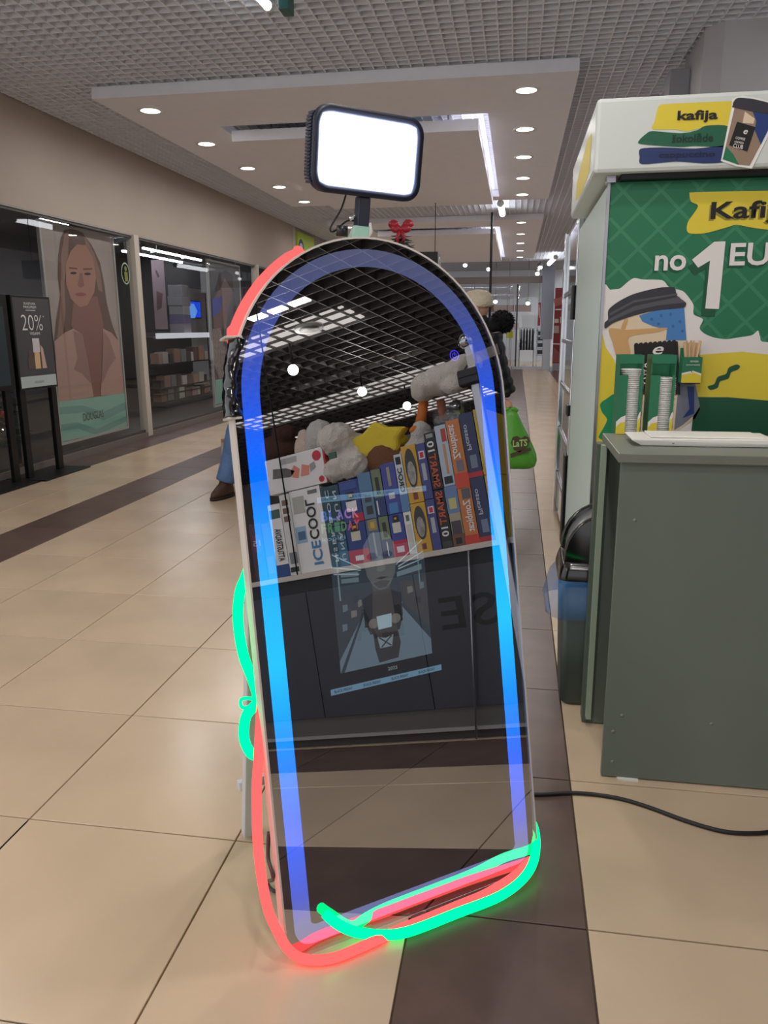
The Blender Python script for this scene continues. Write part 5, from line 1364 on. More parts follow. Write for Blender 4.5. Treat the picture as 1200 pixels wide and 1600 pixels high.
# white goose plush hanging over the right boxes
c = rk(700, 592, XP)
t = plush('plush_goose', 'big white plush goose with orange legs lying on the right boxes', [((XP, c.y, c.z), (0.11, 0.15, 0.075)), ((XP-0.02, c.y+0.10, c.z+0.035), (0.08, 0.09, 0.05)), ((XP-0.01, c.y-0.13, c.z-0.03), (0.06, 0.06, 0.05)), ((XP-0.07, c.y+0.05, c.z-0.045), (0.04, 0.07, 0.05)), ((XP, c.y-0.10, c.z+0.0), (0.09, 0.09, 0.06))], PW, 0.011, 0.006)
la_ = rk(664, 622); lb_ = rk(656, 668); lc_ = rk(690, 640)
B().tube([la_+Vector((0, 0, 0.02)), (la_+lb_)/2, lb_], [0.022, 0.024, 0.03], 12).obj('leg', POR, t)
B().ball(lb_+Vector((-0.02, 0.0, -0.015)), (0.06, 0.042, 0.026), 14, 10).obj('foot', POR, t)
lc0 = rk(688, 625); lc1 = rk(694, 655)
B().tube([lc0, lc1], [0.02, 0.022], 12).obj('leg', mat('plush_orange_dark', (160, 88, 56), 0.9), t)
# white bunny below
q = rk(660, 695)
t = plush('plush_rabbit', 'small white plush rabbit squeezed beside the SMART10 boxes', [((XP-0.02, q.y-0.01, q.z-0.02), (0.07, 0.075, 0.06)), ((XP-0.02, q.y+0.015, q.z+0.05), (0.06, 0.05, 0.06)), ((XP-0.03, q.y-0.06, q.z-0.04), (0.05, 0.06, 0.04))], PGY, 0.009, 0.008)
# clear bag of dark toys, camera bag
c = rk(708, 652)
t = thing('toy_bag', 'clear bag of small dark figures above the orange game boxes', 'bag', c, None)
for i in range(11):
    B().ball((c.x+random.uniform(-.04, .04), c.y+random.uniform(-.055, .055), c.z+random.uniform(-.05, .06)), random.uniform(0.016, 0.028), 8, 6, 0.15).obj('figure', mat(['fig_dark', 'fig_slate', 'fig_lime'][0 if i % 4 else (2 if i % 8 else 1)], [(38, 42, 48), (84, 90, 104), (150, 166, 60)][0 if i % 4 else (2 if i % 8 else 1)], 0.25), t)
b = B().loft([rr3(c.x, c.y, 0.075, 0.075, 0.03, c.z-0.09), rr3(c.x, c.y, 0.08, 0.085, 0.03, c.z), rr3(c.x, c.y, 0.07, 0.075, 0.03, c.z+0.09)])
b.obj('clear_film', glassmat('film', 0.10, (0.95, 0.95, 0.96), (1, 1, 1), 0.1), t)
c = RP(736, 590, 'x', KX-0.04)
t = thing('camera_bag', 'small black camera case hanging by the steel post', 'case', c, None)
box('case', c.x-0.03, c.x+0.02, c.y-0.055, c.y+0.05, c.z-0.035, c.z+0.035, BLACKP, t, 0.010)
box('flap', c.x-0.034, c.x+0.0, c.y-0.05, c.y+0.045, c.z+0.0, c.z+0.037, mat('case_flap', (30, 30, 34), 0.5), t, 0.006)
B().tube(smoothpath([(c.x, c.y-0.04, c.z+0.03), (c.x+0.005, c.y+0.02, c.z+0.075), (c.x+0.0, c.y+0.045, c.z+0.03)], 6), 0.004, 8).obj('strap', BLACKP, t)

# ================================================================== SHOP BEHIND THE KIOSK (also only in the mirror)
SHOPX0, SHOPX1, SY0, SY1 = 2.0, 12.0, -8.0, 4.0
sc_ = box('ceiling_kiosk_shop', SHOPX0, SHOPX1, SY0, SY1, 3.50, 3.58, mat('shop_ceiling_dark', (120, 116, 116), 0.9)); tag(sc_, None, kind='structure')
BG = mat('black_lattice', (104, 99, 97), 0.6)
b = B()
x = SHOPX0
while x < SHOPX1:
    b.box(x-0.004, x+0.004, SY0, SY1, 3.25, 3.35); x += 0.2
y = SY0
while y < SY1:
    b.box(SHOPX0, SHOPX1, y-0.004, y+0.004, 3.251, 3.349); y += 0.2
o = b.obj('coarse_lattice', BG, sc_); o['kind'] = 'stuff'; o['label'] = 'coarse dark open-cell lattice'
ww = box('wall_kiosk_shop', SHOPX1, SHOPX1+0.1, SY0, SY1, 0, 3.8, mat('kiosk_shop_wall', (196, 184, 176), 0.7)); tag(ww, None, kind='structure')
wl_ = box('wall_kiosk_shop_far', SHOPX0, SHOPX1, SY0-0.1, SY0, 0, 3.8, mat('kiosk_shop_wall', (196, 184, 176), 0.7)); tag(wl_, None, kind='structure')
wn_ = box('wall_kiosk_shop_near', 2.4, SHOPX1, SY1, SY1+0.1, 0, 3.8, mat('kiosk_shop_wall', (196, 184, 176), 0.7)); tag(wn_, None, kind='structure')
# bright lamps above the lattice
for i, (xa, xb, y0, y1, st_, z) in enumerate(((3.80, 3.90, -1.42, -1.26, 7, 3.235), (3.80, 3.90, -1.20, -1.04, 7, 3.235), (3.80, 3.90, -0.98, -0.80, 7, 3.235), (4.36, 4.88, -2.7, -0.75, 1.15, 3.278), (6.25, 6.31, -2.6, -0.8, 4, 3.285), (7.05, 7.85, -4.3, -0.9, 0.9, 3.276), (8.9, 9.6, -5.0, -1.0, 1.3, 3.272), (2.2, 2.7, -3.0, 1.0, 1.15, 3.28))):
    t = thing('lattice_lamp', ['first of three short bright lamps at the upper left of the reflection', 'middle of three short bright lamps at the upper left of the reflection', 'last of three short bright lamps at the upper left of the reflection', 'wide pale lamp panel above the dark lattice in the reflection', 'thin dashed-looking lamp line above the dark lattice', 'far wide lamp panel above the lattice over the plush lamb', 'farthest wide lamp panel over the shop', 'wide lamp panel above the lattice nearest the corridor'][i], 'lamp', (xa, y0, z), 'lamps at the dark lattice')
    box('light_panel', xa, xb, y0, y1, z, z+0.012, emit('lattice_lamp_%d' % int(st_*100), (255, 244, 234), st_), t)
    B().cyl(((xa+xb)/2, (y0+y1)/2, z+0.02), 0.012, 3.5-z-0.02, 8).obj('stem', GREYW, t)
# spotlights hanging under it
def spot(px, py, z, m, label, r=0.038, strength=True):
    q = RP(px, py, 'z', z)
    t = thing('spotlight', label, 'spotlight', q, 'spotlights under the dark lattice')
    d = (Vector((0.2, 0.9, 1.2))-q).normalized()
    B().tube([q-d*0.2, q], r, 14).obj('can', m, t)
    B().tube([q, q+d*0.004], r*0.82, 14).obj('lens', emit('spot_glow', (255, 250, 240), 14.0), t)
    ld = bpy.data.lights.new('spot_lamp', 'AREA'); ld.shape = 'DISK'; ld.size = 0.1; ld.energy = 16; ld.color = (1, 0.95, 0.88)
    lo = bpy.data.objects.new('spot_lamp', ld); link(lo, t); lo.location = q+d*0.01; lo.rotation_euler = d.to_track_quat('-Z', 'Y').to_euler()
    B().tube([q-d*0.1, Vector((q.x-d.x*0.1, q.y-d.y*0.1, 3.25))], 0.012, 8).obj('stem', BLACKM, t)
spot(458, 578, 2.95, mat('spot_grey', (150, 148, 146), 0.4), 'grey cylinder spotlight reflected at the left of the mirror')
spot(566, 612, 2.95, BLACKM, 'black spotlight reflected in the middle of the mirror', 0.045)
spot(636, 634, 2.95, BLACKM, 'small far spotlight reflected above the star-capped plush', 0.05)
q = RP(483, 512, 'z', 3.24)
t = thing('ceiling_speaker', 'round white ceiling speaker set in the dark lattice', 'speaker', q)
B().cyl((q.x, q.y, 3.225), 0.14, 0.025, 24).obj('rim', WHITEP, t)
B().cyl((q.x, q.y, 3.220), 0.10, 0.006, 24).obj('grille', mat('speaker_grille', (150, 148, 146), 0.6), t)
# white boards on the far wall
for i, (px0, px1, py0, py1, c) in enumerate(((722, 750, 612, 658, (170, 168, 172)), (640, 668, 650, 676, (206, 204, 206)), (694, 716, 612, 640, (226, 222, 218)))):
    a = RP(px0, py1, 'x', SHOPX1-0.9); e = RP(px1, py0, 'x', SHOPX1-0.9)
    t = thing('wall_board', ['grey framed board reflected behind the navy game boxes', 'pale board reflected behind the goose leg', 'white board reflected behind the bag of figures'][i], 'board', (a.x, a.y, 0.0), 'boards in the kiosk shop')
    box('sheet', a.x, a.x+0.03, min(a.y, e.y), max(a.y, e.y), min(a.z, e.z), max(a.z, e.z), mat('wb_%d' % c[0], c, 0.6), t)
    box('frame', a.x+0.005, a.x+0.05, min(a.y, e.y)-0.12, max(a.y, e.y)+0.12, 0.0, max(a.z, e.z)+0.1, mat('wb_frame', (232, 228, 222), 0.5), t)

# ================================================================== FAR END OF THE CORRIDOR
EY = 26.0
def ce(x, y): return 690+x/5.714, 390+y/5.714
def fb(name, x0, y0, x1, y1, yp, d, m, parent=None, bevel=0.0):
    """box whose front face fills the given photo rectangle on the plane y = yp"""
    a = P(*ce(x0, y1), 'y', yp); c = P(*ce(x1, y0), 'y', yp)
    return box(name, a.x, c.x, yp, yp+d, max(a.z, 0.001), c.z, m, parent, bevel)
EW = mat('end_white', (206, 212, 222), 0.6); EG = mat('end_grey', (150, 148, 150), 0.6)
o = box('wall_end_back', -6, 4, 33.8, 34.0, 0, 4.2, mat('end_back', (214, 218, 226), 0.7)); tag(o, None, kind='structure')
o = box('wall_end_side', -6.2, -6.0, 26, 34, 0, 4.2, EW); tag(o, None, kind='structure')
o = box('ceiling_end', -6, 4, 26.0, 34, 3.9, 4.0, mat('end_ceiling', (140, 142, 148), 0.8)); tag(o, None, kind='structure')
a = P(*ce(950, 235), 'y', EY); c = P(*ce(100, 305), 'y', EY)
o = box('trim_4', -4.6, a.x, EY, EY+0.4, c.z, a.z, mat('end_beam', (158, 150, 146), 0.6)); tag(o, None, kind='structure')
# door frame of the end shop
D = thing('door_1', None, None, (0.6, EY, 0), kind='structure')
fb('frame_post', 628, 310, 662, 1078, EY, 0.06, EW, D)
fb('frame_post', 918, 310, 944, 1078, EY, 0.06, EW, D)
fb('bottom_rail', 640, 1044, 940, 1078, EY, 0.06, EW, D)
poly('pane', [P(*ce(x, y), 'y', EY+0.03) for x, y in ((662, 310), (918, 310), (918, 1044), (662, 1044))], SHOPG, D)
fb('mullion', 664, 310, 674, 1044, EY, 0.04, mat('mullion_dark', (70, 72, 76), 0.4), D)
W4 = thing('window_4', None, None, (-1.2, EY, 0), kind='structure')
poly('pane', [(-4.5, EY+0.03, 0.1), (P(*ce(628, 800), 'y', EY).x, EY+0.03, 0.1), (P(*ce(628, 800), 'y', EY).x, EY+0.03, c.z), (-4.5, EY+0.03, c.z)], SHOPG, W4)
box('bottom_rail', -4.5, P(*ce(628, 800), 'y', EY).x, EY, EY+0.06, 0.0, 0.12, EW, W4)
for px in (285, 262, 160):
    fb('mullion', px, 310, px+10, 900, EY, 0.04, mat('mullion_dark', (70, 72, 76), 0.4), W4)
# pillar and red poster on the right
o = fb('trim_5', 896, 130, 1004, 1075, EY-0.3, 0.5, mat('end_pillar', (200, 208, 220), 0.5)); tag(o, None, kind='structure')
for i in range(5):
    x = 900+i*22
    fb('pillar_rib', x, 140, x+5, 800, EY-0.31, 0.01, mat('pillar_rib', (150, 158, 172), 0.5), o)
t = thing('wall_poster', 'tall dark red poster at the far right end of the corridor', 'poster', P(*ce(1045, 1015), 'y', EY-0.6))
pb = fb('board', 988, 340, 1140, 1015, EY-0.6, 0.1, mat('poster_red', (120, 28, 34), 0.5), t)
fb('base', 988, 1015, 1140, 1075, EY-0.6, 0.12, mat('end_base_grey', (150, 150, 156), 0.5), t)
for pts, c_ in (([(1000, 440), (1050, 430), (1100, 390), (1100, 480), (1010, 510)], (150, 82, 74)), ([(1000, 870), (1060, 930), (1100, 900), (1100, 1005), (990, 1005)], (142, 76, 70)), ([(1008, 618), (1045, 618), (1045, 655), (1008, 655)], (196, 180, 172)), ([(1000, 680), (1048, 680), (1048, 745), (1000, 745)], (170, 150, 140)), ([(1015, 530), (1085, 530), (1085, 540), (1015, 540)], (220, 200, 200)), ([(1058, 600), (1068, 600), (1068, 655), (1058, 655)], (220, 200, 200)), ([(995, 835), (1080, 838), (1080, 850), (995, 847)], (200, 190, 190))):
    poly('poster_print', [P(*ce(*q), 'y', EY-0.602) for q in pts], mat('rp_%d' % c_[0], c_, 0.5), pb)
# things inside the end shop
t = thing('shop_rack', 'white rack of dark boxes in the end shop', 'rack', P(*ce(885, 960), 'y', 27.5))
fb('upright', 846, 690, 852, 1100, 27.5, 0.06, EW, t); fb('upright', 915, 690, 921, 1100, 27.5, 0.06, EW, t)
for y in (718, 772, 820, 880, 940):
    fb('shelf', 848, y, 920, y+10, 27.5, 0.5, EW, t)
for i, y in enumerate((728, 776, 834, 896)):
    o = fb('rack_box', 852, y+2, 914, y+36, 27.55, 0.3, mat('rack_dark', (34, 36, 46), 0.6)); tag(o, ['topmost', 'second', 'third', 'lowest'][i]+' dark box on the white rack of the end shop', 'box', 'dark boxes on the far rack')
t = thing('clothes_rail', 'chrome clothes rail with dark coats in the end shop', 'clothes rail', P(*ce(760, 920), 'y', 28.2))
a = P(*ce(700, 700), 'y', 28.2); c = P(*ce(820, 930), 'y', 28.2)
B().tube([(a.x, 28.2, 0), (a.x, 28.2, a.z), (c.x, 28.2, a.z), (c.x, 28.2, 0)], 0.02, 8).obj('rail', CHROME, t)
fb('low_shelf', 690, 820, 815, 832, 28.1, 0.4, EW, t); fb('low_shelf', 690, 878, 815, 890, 28.1, 0.4, EW, t)
for i in range(5):
    x = a.x+(c.x-a.x)*(i+0.5)/5
    r = [[(x+w*math.cos(k*0.785)*0.28, 28.2+w*1.6*math.sin(k*0.785), z) for k in range(8)] for w, z in ((0.03, a.z-0.02), (0.12, a.z-0.10), (0.13, a.z-0.4), (0.15, a.z-0.75))]
    o = B().loft(r).obj('hanging_coat', mat('coat_dark_%d' % (i % 2), [(36, 38, 52), (58, 62, 78)][i % 2], 0.8)); tag(o, ['leftmost', 'second', 'middle', 'fourth', 'rightmost'][i]+' dark coat hanging on the chrome rail of the end shop', 'coat', 'coats on the far rail')
o = fb('red_banner', 856, 472, 888, 680, 27.0, 0.03, mat('banner_red', (196, 34, 52), 0.5)); tag(o, 'narrow red banner with pale strip hanging in the end shop', 'banner'); q = P(*ce(872, 474), 'y', 27.0); B().cyl((q.x, 27.015, q.z), 0.01, 3.9-q.z, 6).obj('hanger_rod', STEEL, o)
poly('banner_strip', [P(*ce(*q), 'y', 26.998) for q in [(868, 520), (876, 520), (878, 610), (870, 610)]], mat('banner_pale', (220, 190, 190), 0.5), o)
o = fb('price_board', 575, 728, 645, 790, 27.2, 0.05, mat('board_yellow', (214, 206, 60), 0.5)); tag(o, 'yellow price board in the end shop beside the dark coat', 'board'); q = P(*ce(610, 788), 'y', 27.2); B().cyl((q.x, 27.225, 0), 0.012, q.z, 6).obj('stand_pole', STEEL, o)
o = fb('pink_board', 560, 655, 690, 715, 29.0, 0.05, mat('board_pink', (206, 170, 186), 0.5)); tag(o, 'pinkish picture board high in the end shop', 'board'); q = P(*ce(625, 713), 'y', 29.0); B().cyl((q.x, 29.025, 0), 0.012, q.z, 6).obj('stand_pole', STEEL, o)
o = fb('timber_canopy', 380, 492, 800, 556, 30.0, 0.2, mat('canopy_wood', (158, 118, 98), 0.6)); tag(o, 'brown timber canopy across the end shop', 'canopy'); q = P(*ce(600, 494), 'y', 30.0); B().cyl((q.x, 30.1, q.z), 0.012, 3.9-q.z, 6).obj('hanger_rod', STEEL, o)
o = fb('display_screen', 680, 560, 830, 1100, 32.0, 0.05, mat('board_white', (224, 226, 232), 0.5)); tag(o, 'large white display board deep in the end shop', 'board')
for i, (x, y) in enumerate(((770, 480), (880, 160), (855, 215), (420, 175), (480, 465), (210, 140))):
    q = P(*ce(x, y), 'y', 27.4)
    t = thing('track_spot', ['far white track spotlight over the coat rail', 'upper white track spotlight right of the beam', 'lower white track spotlight right of the beam', 'white track spotlight above the beam by the black pole', 'small white track spotlight under the beam', 'leftmost white track spotlight above the beam'][i], 'spotlight', q, 'track spotlights in the end shop')
    B().tube([q+Vector((0, 0.1, 0.1)), q], 0.08, 10).obj('can', WHITEP, t)
    B().tube([q, q+Vector((0, -0.01, -0.01))], 0.07, 10).obj('lens', emit('track_glow', (250, 252, 255), 6.0), t)
    B().cyl((q.x, q.y+0.05, q.z+0.05), 0.012, 3.9-q.z-0.05, 6).obj('stem', STEEL, t)
ld = bpy.data.lights.new('end_shop_lamp', 'AREA'); ld.shape = 'RECTANGLE'; ld.size = 6; ld.size_y = 5; ld.energy = 1100; ld.color = (0.93, 0.97, 1)
t = thing('ceiling_lamp_panel', 'wide ceiling lamp of the end shop', 'lamp', (-0.5, 30, 3.86))
box('panel', -3.5, 2.5, 27.5, 32.5, 3.86, 3.89, emit('panel_soft', (240, 246, 255), 1.2), t)
lo = bpy.data.objects.new('end_shop_lamp', ld); link(lo, t); lo.location = (-0.5, 30, 3.85)
# black pole, hanging direction box
q = P(767, 415, 'y', 14.2); e = P(767, 505, 'y', 14.2)
o = B().cyl((q.x, 14.2, 0.0), 0.022, 3.24, 10).obj('pole', BLACKM); tag(o, 'thin black pole standing behind the woman in the white hat', 'pole')
t = thing('direction_box', 'black hanging direction box with a white ring symbol above the mirror', 'sign', (-1.2, 12, 2.2))
a = P(662, 418, 'y', 12.0); c = P(684, 393, 'y', 12.0)
bx_ = box('box', a.x-0.2, c.x, 12.0, 12.5, a.z-0.06, c.z, mat('direction_black', (26, 28, 32), 0.45), t, 0.004)
ringy = B()
ring(12.25, (a.z+c.z)/2-0.03, 0.12, 0.09, 0.7, c.x+0.002).obj('ring_symbol', WPRINT, bx_)
B().cyl((c.x-0.06, 12.2, c.z), 0.006, 3.24-c.z, 6).obj('hanger_rod', BLACKM, t)
# christmas tree behind the mirror, red bow on top
tt = xmas_tree(-1.37, 9.5, 2.42, 0.0, 0.78, 'christmas tree with silver lights and red bow right behind the mirror', 1500, 70, mat('needles_grey', (44, 56, 52), 0.7))
RB = mat('bow_red', (176, 30, 56), 0.35, spec=0.7)
b = B()
for s in (-1, 1):
    for k in range(2):
        c_ = Vector((-1.37+s*(0.055+0.03*k), 9.44, 2.45+0.05*k))
        b.ball(c_, (0.065, 0.04, 0.05), 10, 8, 0.12)
b.ball((-1.37, 9.42, 2.44), 0.03, 8, 6)
b.tube([(-1.38, 9.43, 2.42), (-1.41, 9.42, 2.34), (-1.40, 9.42, 2.28)], [0.03, 0.025, 0.01], 8)
b.tube([(-1.36, 9.43, 2.42), (-1.33, 9.42, 2.36), (-1.35, 9.42, 2.29)], [0.03, 0.025, 0.01], 8)
b.obj('bow', RB, tt)

# ================================================================== PEOPLE
def skin_body(name, J, E_, m, parent, root):
    me = bpy.data.meshes.new(name)
    names = list(J)
    me.from_pydata([J[n_][0] for n_ in names], [(names.index(a), names.index(b)) for a, b in E_], [])
    o = bpy.data.objects.new(name, me); link(o, parent)
    md = o.modifiers.new('skin', 'SKIN'); md.use_smooth_shade = True
    if not me.skin_vertices: 
        bm = bmesh.new(); bm.from_mesh(me); bm.verts.layers.skin.verify(); bm.to_mesh(me); bm.free()
    for i, n_ in enumerate(names):
        r = J[n_][1]
        me.skin_vertices[0].data[i].radius = r if isinstance(r, tuple) else (r, r)
        me.skin_vertices[0].data[i].use_root = (n_ == root)
    sd = o.modifiers.new('sub', 'SUBSURF'); sd.levels = 2; sd.render_levels = 2
    me.materials.append(m)
    return o
def hand(parent, wrist, dirv, palmn, m, curl=0.6):
    """palm, four fingers and a thumb as one skinned mesh"""
    d = Vector(dirv).normalized(); n_ = Vector(palmn).normalized(); s_ = d.cross(n_).normalized(); w = Vector(wrist)
    J = {'w': (w, 0.022), 'p': (w+d*0.045, (0.034, 0.016))}
    E_ = [('w', 'p')]
    for i, L in enumerate((0.066, 0.074, 0.070, 0.056)):
        off = (-0.027+0.018*i)
        k = w+d*0.085+s_*off
        J['k%d' % i] = (k, 0.0095)
        E_.append(('p', 'k%d' % i)); prev = k; pd = d
        for j in range(3):
            pd = (pd*math.cos(curl*0.55)+n_*math.sin(curl*0.55)*(0.6+0.5*j)).normalized()
            prev = prev+pd*L*0.36
            J['f%d%d' % (i, j)] = (prev, 0.0085-0.001*j)
            E_.append((('k%d' % i) if j == 0 else 'f%d%d' % (i, j-1), 'f%d%d' % (i, j)))
    t0 = w+d*0.03-s_*0.03+n_*0.008; t1 = t0+d*0.028-s_*0.02+n_*0.02; t2 = t1+d*0.026+n_*0.014
    J['t0'] = (t0, 0.0125); J['t1'] = (t1, 0.0105); J['t2'] = (t2, 0.009)
    E_ += [('w', 't0'), ('t0', 't1'), ('t1', 't2')]
    return skin_body('hand', J, E_, m, parent, 'w')
def head(parent, c, face, skin, hair=None, h=0.115):
    """one head mesh with brow, nose and chin; eyes, ears and mouth as small parts"""
    c = Vector(c); f = Vector(face).normalized(); up = Vector((0, 0, 1)); s_ = f.cross(up).normalized()
    b = B(); seg, rings = 28, 20; vs = []
    rows = []
    for i in range(rings+1):
        a = math.pi*i/rings; row = []
        for k in range(seg):
            t_ = 2*math.pi*k/seg
            x = math.cos(t_)*math.sin(a); y = math.sin(t_)*math.sin(a); z = math.cos(a)
            wx = 0.098*(1 if z > -0.2 else 1+0.25*(z+0.2)); wy = 0.076*(1 if z > -0.1 else 1+0.38*(z+0.1))
            fx = wx*x
            if x > 0:
                fx += 0.026*math.exp(-((y/0.22)**2)-((z+0.10)/0.18)**2)*x
                fx += 0.012*math.exp(-((y/0.4)**2)-((z+0.80)/0.18)**2)
                fx -= 0.010*math.exp(-(((abs(y)-0.36)/0.16)**2)-((z-0.08)/0.13)**2)
            row.append(c+f*fx+s_*(wy*y)+up*(h*z))
        rows.append(row)
    b.loft(rows, False)
    o = b.obj('head', skin, parent)
    em_ = mat('eye_white', (220, 216, 210), 0.3)
    for s in (-1, 1):
        e = c+f*0.078+s_*0.030*s+up*0.008
        eb = B().ball(e, 0.012, 10, 8).obj('eye', em_, o)
        B().ball(e+f*0.008, 0.0065, 8, 6).obj('iris', mat('iris', (50, 36, 28), 0.3), o)
        B().ball(c+s_*0.076*s-f*0.008-up*0.01, (0.018, 0.014, 0.030), 10, 8).obj('ear', skin, o)
    B().ball(c+f*0.088-up*0.056, (0.012, 0.022, 0.007), 10, 6).obj('mouth', mat('lips', (160, 90, 84), 0.5), o)
    return o
SK = mat('skin', (206, 160, 136), 0.55)
# ---- woman in black coat with green bag, walking away to the left
WC = Vector((-0.235, 6.0, 0))
PW_ = thing('person', 'person in black puffer coat and cream hat carrying a green bag behind the mirror', 'person', (WC.x, 6.0, 0))
J = {'pelvis': (WC+Vector((0, 0, 0.90)), (0.13, 0.11)), 'waist': (WC+Vector((0, 0, 1.05)), (0.115, 0.095)), 'chest': (WC+Vector((-0.01, 0, 1.22)), (0.135, 0.10)), 'neck': (WC+Vector((-0.02, 0, 1.35)), 0.05), 'skull': (WC+Vector((-0.06, 0, 1.44)), 0.06),
     'shl': (WC+Vector((0.0, -0.17, 1.27)), 0.055), 'ell': (WC+Vector((0.10, -0.21, 1.02)), 0.042), 'wrl': (Vector((-0.045, 5.80, 0.82)), 0.028),
     'shr': (WC+Vector((0.0, 0.17, 1.27)), 0.055), 'elr': (WC+Vector((0.0, 0.22, 1.02)), 0.042), 'wrr': (WC+Vector((-0.05, 0.22, 0.80)), 0.028),
     'hpl': (WC+Vector((0.0, -0.09, 0.84)), 0.085), 'knl': (WC+Vector((-0.05, -0.09, 0.47)), 0.058), 'anl': (WC+Vector((0.06, -0.09, 0.10)), 0.04), 'tol': (WC+Vector((-0.07, -0.09, 0.035)), 0.035),
     'hpr': (WC+Vector((0.0, 0.09, 0.84)), 0.085), 'knr': (WC+Vector((-0.12, 0.09, 0.48)), 0.058), 'anr': (WC+Vector((-0.16, 0.09, 0.10)), 0.04), 'tor': (WC+Vector((-0.29, 0.09, 0.035)), 0.035)}
E_ = [('pelvis', 'waist'), ('waist', 'chest'), ('chest', 'neck'), ('neck', 'skull'), ('chest', 'shl'), ('shl', 'ell'), ('ell', 'wrl'), ('chest', 'shr'), ('shr', 'elr'), ('elr', 'wrr'), ('pelvis', 'hpl'), ('hpl', 'knl'), ('knl', 'anl'), ('anl', 'tol'), ('pelvis', 'hpr'), ('hpr', 'knr'), ('knr', 'anr'), ('anr', 'tor')]
skin_body('body', J, E_, mat('trousers_dark', (34, 34, 40), 0.8), PW_, 'pelvis')
head(PW_, WC+Vector((-0.075, 0, 1.46)), (-1, -0.1, 0), SK)
COATB = mat('coat_black', (20, 20, 26), 0.42, spec=0.5, bump=0.3, bump_scale=25)
rings = []
for i in range(57):
    t_ = i/56; z = 0.56+0.76*t_
    puff = 0.5+0.5*abs(math.sin(math.pi*(z-0.56)/0.098))
    w = (0.150 if t_ < 0.8 else 0.150-0.35*(t_-0.8))*(0.92+0.08*puff); d = (0.205 if t_ < 0.75 else 0.205-0.40*(t_-0.75))*(0.93+0.07*puff)
    rings.append([(WC.x+0.01+w*math.cos(a), 6.0+d*math.sin(a), z) for a in [2*math.pi*k/28 for k in range(28)]])
B().loft(rings).obj('coat', COATB, PW_)
def sleeve(pts, r0, r1):
    path = smoothpath(pts, 12); n_ = len(path)
    rs = [(r0+(r1-r0)*i/(n_-1))*(0.90+0.14*abs(math.sin(i/(n_-1)*math.pi*6))) for i in range(n_)]
    return B().tube(path, rs, 16)
sleeve([WC+Vector((0.045, -0.19, 1.27)), WC+Vector((0.115, -0.22, 1.03)), (-0.05, 5.80, 0.85)], 0.086, 0.062).obj('sleeve', COATB, PW_)
sleeve([WC+Vector((0.0, 0.18, 1.27)), WC+Vector((0.02, 0.23, 1.02)), WC+Vector((-0.05, 0.22, 0.83))], 0.086, 0.062).obj('sleeve', COATB, PW_)
hd_ = B()
rr_ = random.Random(3)
fur = mat('fur_black', (16, 16, 18), 0.9)
hd_.ball((-0.112, 5.97, 1.365), (0.080, 0.115, 0.072), 26, 18, 0.05)
hd_.ball((-0.175, 5.985, 1.335), (0.105, 0.13, 0.065), 26, 18, 0.05)
for i in range(900):
    a = rr_.uniform(0, 6.283); u_ = rr_.uniform(-1, 1); s_ = math.sqrt(1-u_*u_)
    n_ = Vector((s_*math.cos(a), s_*math.sin(a), u_)); p_ = Vector((-0.112+0.080*n_.x, 5.97+0.115*n_.y, 1.365+0.072*n_.z))
    t_ = Vector((rr_.uniform(-1, 1), rr_.uniform(-1, 1), rr_.uniform(-1, 1))).cross(n_).normalized()
    hd_.add([p_-t_*0.006, p_+t_*0.006, p_+n_*rr_.uniform(0.012, 0.026)+t_*rr_.uniform(-0.012, 0.012)-Vector((0, 0, 0.005))], [(0, 1, 2)])
hd_.obj('fur_hood', fur, PW_)
HATM = mat('hat_cream', (222, 210, 186), 0.9, bump=0.6, bump_scale=60)
B().loft([[(WC.x-0.06+r*1.1*math.cos(2*math.pi*k/24), 6.0+r*math.sin(2*math.pi*k/24), z) for k in range(24)] for r, z in ((0.092, 1.47), (0.098, 1.49), (0.097, 1.53), (0.088, 1.565), (0.062, 1.587), (0.02, 1.595))]).obj('knit_hat', HATM, PW_)
hand(PW_, (-0.045, 5.80, 0.825), (0.12, 0.0, -1), (-0.2, 0.95, 0), SK, 1.0)
hand(PW_, WC+Vector((-0.05, 0.22, 0.81)), (-0.1, 0.0, -1), (0, -1, 0), SK, 0.5)
# ---- the green bag
GB_ = thing('shopping_bag', 'bright green plastic shopping bag with brown logo hanging from the hand', 'bag', (0.03, 5.80, 0.30))
GM = bpy.data.materials.new('bag_green'); GM.use_nodes = True
nb = GM.node_tree.nodes['Principled BSDF']; nb.inputs['Base Color'].default_value = rgb(96, 176, 62); nb.inputs['Roughness'].default_value = 0.3; nb.inputs['Subsurface Weight'].default_value = 0.0
GM.diffuse_color = rgb(96, 176, 62)
yb_ = 5.80
def bx(px, py): return P(px, py, 'y', yb_)
rows = [((790, 806), 638), ((783, 811), 650), ((777, 818), 665), ((770, 826), 680), ((766, 833), 695), ((764, 838), 708), ((766, 839), 718), ((770, 836), 727), ((775, 828), 731)]
rings = []
for j, ((l, r), y) in enumerate(rows):
    A_ = bx(l, y); C_ = bx(r, y); cx_ = (A_.x+C_.x)/2; hw = (C_.x-A_.x)/2
    dp = (0.02, 0.03, 0.045, 0.06, 0.07, 0.075, 0.07, 0.055, 0.03)[j]
    ring_ = []
    for k in range(28):
        a = 2*math.pi*k/28
        nn = 1+0.12*noise.noise(Vector((math.cos(a)*2.2, math.sin(a)*2.2, j*0.55)))
        ring_.append((cx_+hw*math.cos(a)*(nn if 3 < k % 14 < 11 else 1), yb_+dp*math.sin(a)*nn, A_.z))
    rings.append(ring_)
B().loft(rings).obj('sack', GM, GB_)
h0 = Vector((-0.03, 5.80, 0.745))
